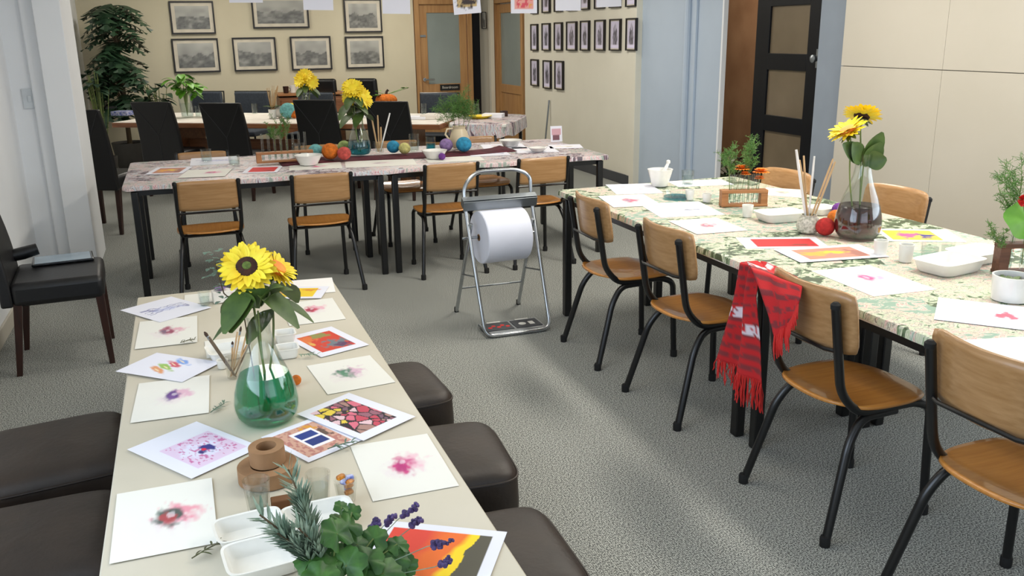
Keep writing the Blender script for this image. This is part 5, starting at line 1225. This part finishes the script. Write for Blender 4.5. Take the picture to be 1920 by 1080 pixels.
for i in range(40):
    f = i/39; j = f*19; p = Vector(P2[-1][int(j)]).lerp(Vector(P2[-1][min(19, int(j)+1)]), j-int(j)); l = random.uniform(.04, .09); dy = random.uniform(-.012, .012)
    m.tube([p+Vector((0, 0, .004)), p+Vector((-.004, dy*.6, -l*.5)), p+Vector((0, dy, -l))], [.0026, .003, .0012], 5)
for row in range(26, 44, 1):
    p = Vector(P2[row][-1]); l = random.uniform(.03, .06)
    m.tube([p, p+Vector((-.004, -.006, -l*.5)), p+Vector((0, random.uniform(-.01, .01), -l))], [.0026, .003, .0012], 5)
m.build('fringe', 'petal_red', t)

# ================================================================== middle table
P4 = [( .92, 6.20), (1.0, 6.80), (2.15, 6.70), (2.2, 6.45)]
mb = MB(); rows = []
random.seed(6)
for i in range(50):
    f = i/49; x = .62+1.78*f; row = []
    for j in range(14):
        g = j/13; y = 6.42+.05*math.sin(f*7)+g*(.30+.04*math.sin(f*13)); z = TZ+.004+.008*(math.sin(f*60+g*5)*math.sin(g*PI))**2+(.035*max(0, 1-abs(f-.10)/.10)+.035*max(0, 1-abs(f-.95)/.05))*math.sin(g*PI)*(.6+.4*math.sin(g*9+f*40))
        row.append((x, y, z))
    rows.append(row)
o = mb.grid(rows).build('table_runner', 'burgundy', None, solid=.003); tag(o, 'crumpled burgundy cloth runner along the middle table', 'cloth')
ZR = TZ+.014
def ms(*a, **k): k.setdefault('z', Z1); k.setdefault('res', (34, 26)); return sheet(*a, **k)
GMP = 'sheets laid on the middle table'
ms('art_print', [(300, 314), (360, 312), (345, 325), (265, 328)], print_orange, 'print with a brown picture near the left end of the middle table', 'print', layer=1, group=GMP)
ms('watercolour_sheet', [(352, 319), (432, 316), (425, 331), (335, 333)], shell((214, 60, 120), (230, 150, 180), .6, .55, 51, .1), 'cream sheet with a pink blot behind the leftmost chair of the middle table', 'painting', layer=2, group=GMP)
ms('art_print', [(355, 297), (440, 293), (450, 306), (360, 310)], print_lines, 'pale print behind the glass at the left of the middle table', 'print', layer=0, group=GMP)
ms('art_print', [(468, 313), (530, 311), (520, 323), (452, 325)], print_redbar, 'print with a dark red picture between the two left chairs', 'print', layer=1, group=GMP)
ms('watercolour_sheet', [(545, 308), (640, 303), (640, 315), (540, 320)], shell((220, 60, 120), (230, 170, 190), .5, .4, 53, .08), 'cream sheet with a pink blot above the second chair of the middle table', 'painting', layer=0, group=GMP)
ms('watercolour_sheet', [(645, 303), (780, 296), (775, 309), (650, 315)], shell((210, 190, 190), (230, 210, 210), .5, .5, 55, .08), 'pale sheet left of the third chair of the middle table', 'painting', layer=0, group=GMP)
ms('watercolour_sheet', [(800, 297), (900, 291), (905, 300), (800, 306)], shell((150, 120, 190), (220, 190, 210), .3, .6, 57, .07), 'pale sheet right of the third white bowl', 'painting', layer=0, group=GMP)
ms('watercolour_sheet', [(905, 272), (980, 268), (985, 278), (905, 281)], print_soft(21), 'white sheet on the right of the middle table near the stacked dishes', 'painting', layer=0, group=GMP)
ms('watercolour_sheet', [(965, 277), (1035, 274), (1045, 284), (965, 288)], print_soft(23), 'white sheet in front of the stacked dishes on the middle table', 'painting', layer=0, group=GMP)
ms('art_print', [(1030, 272), (1090, 270), (1090, 277), (1030, 279)], print_soft(25, (170, 150, 120)), 'white sheet at the far right end of the middle table', 'print', layer=0, group=GMP)
ms('art_print', [(880, 285), (950, 281), (950, 290), (880, 295)], print_lines, 'bluish print behind the paper roll stand on the middle table', 'print', layer=1, group=GMP)
t, tp = tube_rack(535, 303, ZR, -.0, .40, .075, 'wide rack of test tubes with herbs on the burgundy runner', 'rack_wood', 8, [w+' test tube in the wide rack on the middle table' for w in ('leftmost','second','third','fourth','fifth','sixth','seventh','rightmost')], 'test tubes in the rack on the middle table', .19)
for k in range(3): dill(tp[2+k]+Vector((0, 0, .02)), .26+.02*k, .06, ['left feathery herb in the wide rack on the middle table', 'middle feathery herb in the wide rack on the middle table', 'right feathery herb in the wide rack on the middle table'][k], 30+k, 10)
f3, fb3, fh3 = flask(675, 290, ZR, .088, 'glass flask of blue water with sunflowers on the middle table', 'blue_water', .30, hs=1.05)
b0 = fb3+Vector((0, 0, .02))
for k, (px, py, F, R_) in enumerate([(661, 166, (-.15, -.7, .6), .085), (680, 184, (.5, -.7, .4), .085), (655, 184, (-.5, -.6, .2), .06)]):
    sunflower(b0+Vector((.01*(k-1), 0, 0)), atY(px, py, fb3.y), F, R_, ['top sunflower in the blue flask', 'right drooping sunflower in the blue flask', 'small left sunflower low in the blue flask'][k], 20+k, heart=None, disc='petal_yellow', leaves=4, lsz=.15, group='sunflowers in the blue flask')
cb = cup('brush_jar', 712, 286, ZR, .07, .08, 'clear_glass', 'glass jar of brushes right of the blue flask', 'jar', .9); jb = cb.location.copy()
for k, (px, py) in enumerate([(697, 222), (708, 216), (731, 212), (714, 238)]):
    brush_obj(jb+Vector((.008*(k-1.5), 0, .006)), atY(px, py, jb.y+.01*k), ['tan brush leaning left beside the blue flask', 'thin pale brush second from the left beside the blue flask', 'white brush leaning right beside the blue flask', 'short brush in the middle beside the blue flask'][k], 'white_ceramic' if k == 2 else 'brush_wood', .006, 'brushes beside the blue flask', bristles=False)
for px, py, r, m_, lb in [(593, 297, .055, 'yarn_teal', 'pale teal ball left of the orange ball'), (620, 299, .062, 'yarn_orange', 'orange ball on the burgundy runner'), (646, 287, .05, 'yarn_green', 'pale green ball behind the coral ball'), (646, 300, .05, 'yarn_coral', 'coral ball left of the blue flask'),
                          (738, 287, .05, 'yarn_blue', 'blue ball right of the brush jar'), (759, 289, .045, 'yarn_yellow', 'pale yellow ball between the blue ball and the glass'), (837, 284, .052, 'yarn_purple', 'lilac ball left of the jug'), (870, 285, .06, 'yarn_blue', 'bright blue ball in front of the jug')]:
    yarn(px, py, ZR, r, m_, lb+' on the middle table', group='woollen balls on the middle table')
yarn(829, 300, TZ+.003, .026, 'yarn_violet', 'small violet ball beside the white bowl on the middle table')
GG = 'drinking glasses on the middle table'
for px, py, h, lb in [(388, 303, .09, 'glass near the left end of the middle table'), (563, 289, .085, 'glass behind the tube rack on the middle table'), (777, 283, .13, 'tall glass right of the yellow ball'), (808, 283, .11, 'glass of pale blue water left of the lilac ball'), (440, 310, .07, 'small glass in front of the burgundy runner')]:
    cup('drinking_glass', px, py, Z1+.008, .08, h, 'clear_glass', lb, 'glass', .95, liquid='blue_water' if px == 808 else 'water', group=GG, lv=.5)
GBw = 'white bowls on the middle table'
for px, py, w, h, lb in [(579, 309, .20, .07, 'white bowl in front of the tube rack'), (815, 297, .19, .06, 'white bowl in front of the lilac ball'), (957, 274, .19, .05, 'white bowl below the wooden side door, on the middle table'), (1008, 284, .15, .03, 'shallow white dish at the right of the middle table')]:
    cup('white_bowl', px, py, Z1+.004, w, h, 'white_ceramic', lb, 'bowl', .6, group=GBw)
# jug of dill
q = at(862, 277, ZR); t = thing('jug', 'cream ceramic jug with a handle, filled with dill', 'jug', (q.x, q.y, ZR)); MB().lathe([(.05, 0), (.075, .03), (.08, .07), (.065, .12), (.048, .15), (.055, .17), (.050, .17), (.043, .15), (.06, .12), (.07, .07), (.001, .01)], 28, caps=(True, False)).build('body', 'jug_ceramic', t)
MB().tube([(-.05, 0, .155), (-.10, 0, .15), (-.115, 0, .11), (-.078, 0, .06)], .008, 8).build('handle', 'jug_ceramic', t)
for k in range(5): dill((q.x+.02*(k-2), q.y, ZR+.06), .40-.04*abs(k-2), .14, ['dill sprig leaning furthest left out of the cream jug', 'dill sprig left of centre in the cream jug', 'tallest dill sprig in the cream jug', 'dill sprig right of centre in the cream jug', 'dill sprig leaning furthest right out of the cream jug'][k], 40+k, 12, lean=((k-2)*.05, 0))
# small card at the right end, rod leaning on the wall
q = at(1043, 266, Z1); t = thing('picture_card', 'small pink and white card standing at the right end of the middle table', 'card', (q.x, q.y, Z1), -.1)
c = paint_mesh('card', .10, .13, lambda U, V: rect(rect(base_print(U), U, V, .12, .45, .88, .85, (206, 160, 170)), U, V, .2, .1, .75, .4, (120, 80, 90)), 'painted_paper', 16, 16, .003); c.parent = t; c.location = (0, 0, .066); c.rotation_euler = (PI/2-.12, 0, 0)
MB().box((0, .03, .03), (.05, .003, .06), Matrix.Rotation(-.5, 3, 'X')).build('card_stay', 'white_plastic', t)
a = atX(1024, 262, 4.44); b = atX(1025, 187, 4.485)
tag(MB().tube([(4.40, a.y, .0), (4.485, a.y, b.z)], .011, 8).build('thin_rod', 'steel_grey'), 'thin dark rod leaning on the cream portrait wall', 'rod')

# ================================================================== back table
ZB = TZ+.001
def bpos(px, py): return at(px, py, ZB)
q = bpos(352, 220); t = thing('glass_vase', 'tall clear glass vase of leafy greenery on the back table', 'vase', q); MB().lathe([(.06, 0), (.065, .01), (.085, .27), (.081, .27), (.06, .015), (.001, .01)], 28, caps=(True, False)).build('glass_wall', 'clear_glass', t); MB().lathe([(.059, .016), (.072, .16)], 24).build('water', 'water', t)
t2 = thing('greenery', 'bright green leafy stems in the tall glass vase on the back table', 'leaves', q+Vector((0, 0, .02))); random.seed(31); m = MB(); st = MB()
for k, (px, py, L_, m_) in enumerate([(340, 140, .20, 0), (325, 150, .22, 0), (350, 155, .2, 0), (362, 158, .18, 1), (370, 165, .2, 1), (345, 170, .2, 0), (330, 165, .16, 0), (358, 172, .16, 1), (366, 178, .14, 1), (349, 148, .18, 0), (335, 158, .2, 0)]):
    e = atY(px, py, q.y+random.uniform(-.05, .05))-t2.location; st.tube([(0, 0, 0), (e.x*.2, 0, .25), e], .004, 5)
    for j in range(5): a = random.uniform(0, 6.28); leaf(m, e, (math.cos(a), math.sin(a)-.3, random.uniform(-.2, .5)), L_*.7, L_*.42, droop=.5)
m.build('leaves', 'leaf_bright', t2); st.build('stems', 'stem_green', t2)
fq = at(575, 212, ZB); b0 = Vector((fq.x, fq.y, ZB+.02))
for k, (px, py, F) in enumerate([(572, 143, (-.2, -.8, .5)), (583, 154, (.4, -.8, .1)), (564, 150, (-.7, -.5, .3))]): sunflower(b0, atY(px, py, fq.y), F, .10, ['top sunflower above the back table', 'right drooping sunflower above the back table', 'left sunflower above the back table'][k], 50+k, heart=None, disc='petal_yellow', leaves=3, lsz=.14, group='sunflowers on the back table', petals=18)
fr_, _, _ = flask(575, 212, ZB, .085, 'glass flask with sunflowers on the back table', 'water', .3, loc=(fq.x, fq.y, ZB))
q = bpos(512, 222); t = cup('reed_jar', 512, 222, ZB, .09, .10, 'white_ceramic', 'white jar of dried reeds on the back table', 'jar', .9); random.seed(9)
tr_ = thing('dried_reeds', 'bunch of thin brown dried reeds in a jar on the back table', 'reeds', q+Vector((0, 0, .01))); m = MB()
for k in range(14): e = atY(random.uniform(497, 524), random.uniform(160, 180), q.y+random.uniform(-.03, .03))-tr_.location; m.tube([(0, 0, 0), e], [.004, .0025], 5)
m.build('reeds', 'brush_wood', tr_)
m = MB()
for k in range(16): a = random.uniform(0, 6.28); leaf(m, (0, 0, .1), (math.cos(a), math.sin(a), .6), .12, .05)
m.build('leaves', 'leaf_olive', tr_)
for px, py, r, m_, lb in [(541, 222, .09, 'yarn_teal', 'teal ball on the back table'), (526, 221, .07, 'white_cloth', 'white ball on the back table left of the teal one'), (552, 222, .05, 'yarn_orange', 'orange ball on the back table'), (547, 208, .05, 'petal_yellow', 'yellow ball on the back table')]: yarn(px, py, ZB, r, m_, lb)
for px, py, lb in [(478, 213, 'glass right of the low buildings photograph, on the back table'), (795, 214, 'glass below the wooden door on the back table'), (372, 218, 'glass beside the tall glass vase'), (893, 214, 'glass near the right end of the back table')]: cup('drinking_glass', px, py, ZB, .07, .12, 'clear_glass', lb, 'glass', .95, liquid='water', group='glasses on the back table')
def stack(px, py, w, d, h, m_, label, cat, name, rot=TA, z=ZB):
    q = at(px, py, z); tag(MB().box((0, 0, h/2), (w, d, h)).build(name, m_, None, loc=(q.x, q.y, z+.001), rotz=rot, bevel=.004), label, cat)
stack(232, 216, .22, .18, .05, 'candy_blue', 'blue and white parcel at the left end of the back table', 'parcel', 'parcel')
stack(247, 208, .20, .14, .10, 'cardboard', 'orange brown box at the left end of the back table', 'box', 'cardboard_box')
stack(216, 212, .16, .14, .09, 'screen_dark', 'dark box at the far left of the back table', 'box', 'dark_box')
stack(640, 222, .5, .3, .02, 'paper_white', 'stack of white paper left of the sunflowers on the middle table', 'paper', 'paper_stack')
stack(830, 222, .42, .3, .045, 'white_cloth', 'stack of white folded cloths near the right end of the back table', 'cloth', 'folded_cloth')
stack(785, 223, .2, .16, .03, 'paper_white', 'small white paper pile left of the folded cloths', 'paper', 'paper_pile')
q = at(725, 200, ZB); t = thing('pumpkin', 'orange pumpkin with leaves on the back table behind a black chair', 'pumpkin', (q.x, q.y, ZB)); m = MB(); K = 48; rows = []
for i in range(13): f = -PI/2+PI*i/12; rows.append([((.13*math.cos(f)**.8+.0005)*(1+.07*abs(math.sin(a*5)))*math.cos(a), (.13*math.cos(f)**.8+.0005)*(1+.07*abs(math.sin(a*5)))*math.sin(a), .08+.08*math.sin(f)) for a in [2*PI*j/K for j in range(K+1)]])
m.grid(rows).build('fruit', 'yarn_orange', t); MB().tube([(0, 0, .15), (.01, 0, .19), (.03, 0, .21)], [.02, .014, .016], 8).build('stalk', 'wood_dark', t); m = MB()
for px, py in ((705, 172), (713, 178), (755, 166), (765, 165), (700, 180)): e = atY(px, py, q.y)-Vector((q.x, q.y, ZB)); leaf(m, e, (random.uniform(-1, 1), -.4, .2), .10, .09, shape='heart'); m.tube([(0, 0, .15), e], .003, 5)
m.build('leaves', 'leaf_bright', t)
qe = at(900, 222, TZ+.003)
t = thing('yellow_dish', 'yellow dish on the patterned cloth at the right end of the back table', 'dish', (qe.x, qe.y, TZ+.004)); MB().lathe([(.08, 0), (.13, .03), (.125, .03), (.078, .006), (.001, .005)], 28, caps=(True, False)).build('dish', 'petal_yellow', t)
qe = at(925, 220, TZ+.003); tag(MB().box((0, 0, .02), (.22, .16, .04)).build('paper_stack', 'paper_white', None, loc=(qe.x, qe.y, TZ+.004), rotz=TA), 'white papers right of the yellow dish on the back table', 'paper')
qe = at(945, 218, TZ+.003); tag(MB().box((0, 0, .03), (.07, .07, .06)).build('dark_tin', 'wood_dark', None, loc=(qe.x, qe.y, TZ+.004), bevel=.006), 'small dark tin at the far right corner of the back table', 'tin')
# plant in the hall, seen through the doorway
q = Vector((5.6, 7.05, 0)); bq = atY(1375, 290, 7.05)
random.seed(77); bq = atX(1376, 335, 5.05); t = thing('hall_plant', 'dark leafy plant in the hall behind the right table', 'plant', (5.05, bq.y, 0)); pot(t, .16, .22); m = MB(); st = MB()
for k in range(46): a = random.uniform(0, 6.28); b = Vector((math.cos(a)*random.uniform(0, .24), math.sin(a)*.18*random.random(), random.uniform(.22, max(.35, bq.z+.22)))); st.tube([(0, 0, .2), b], .004, 5); leaf(m, b, (math.cos(a), math.sin(a), .2), .14, .11, droop=.5, shape='heart')
m.build('foliage', 'leaf_dark', t); st.build('stems', 'stem_brown', t)
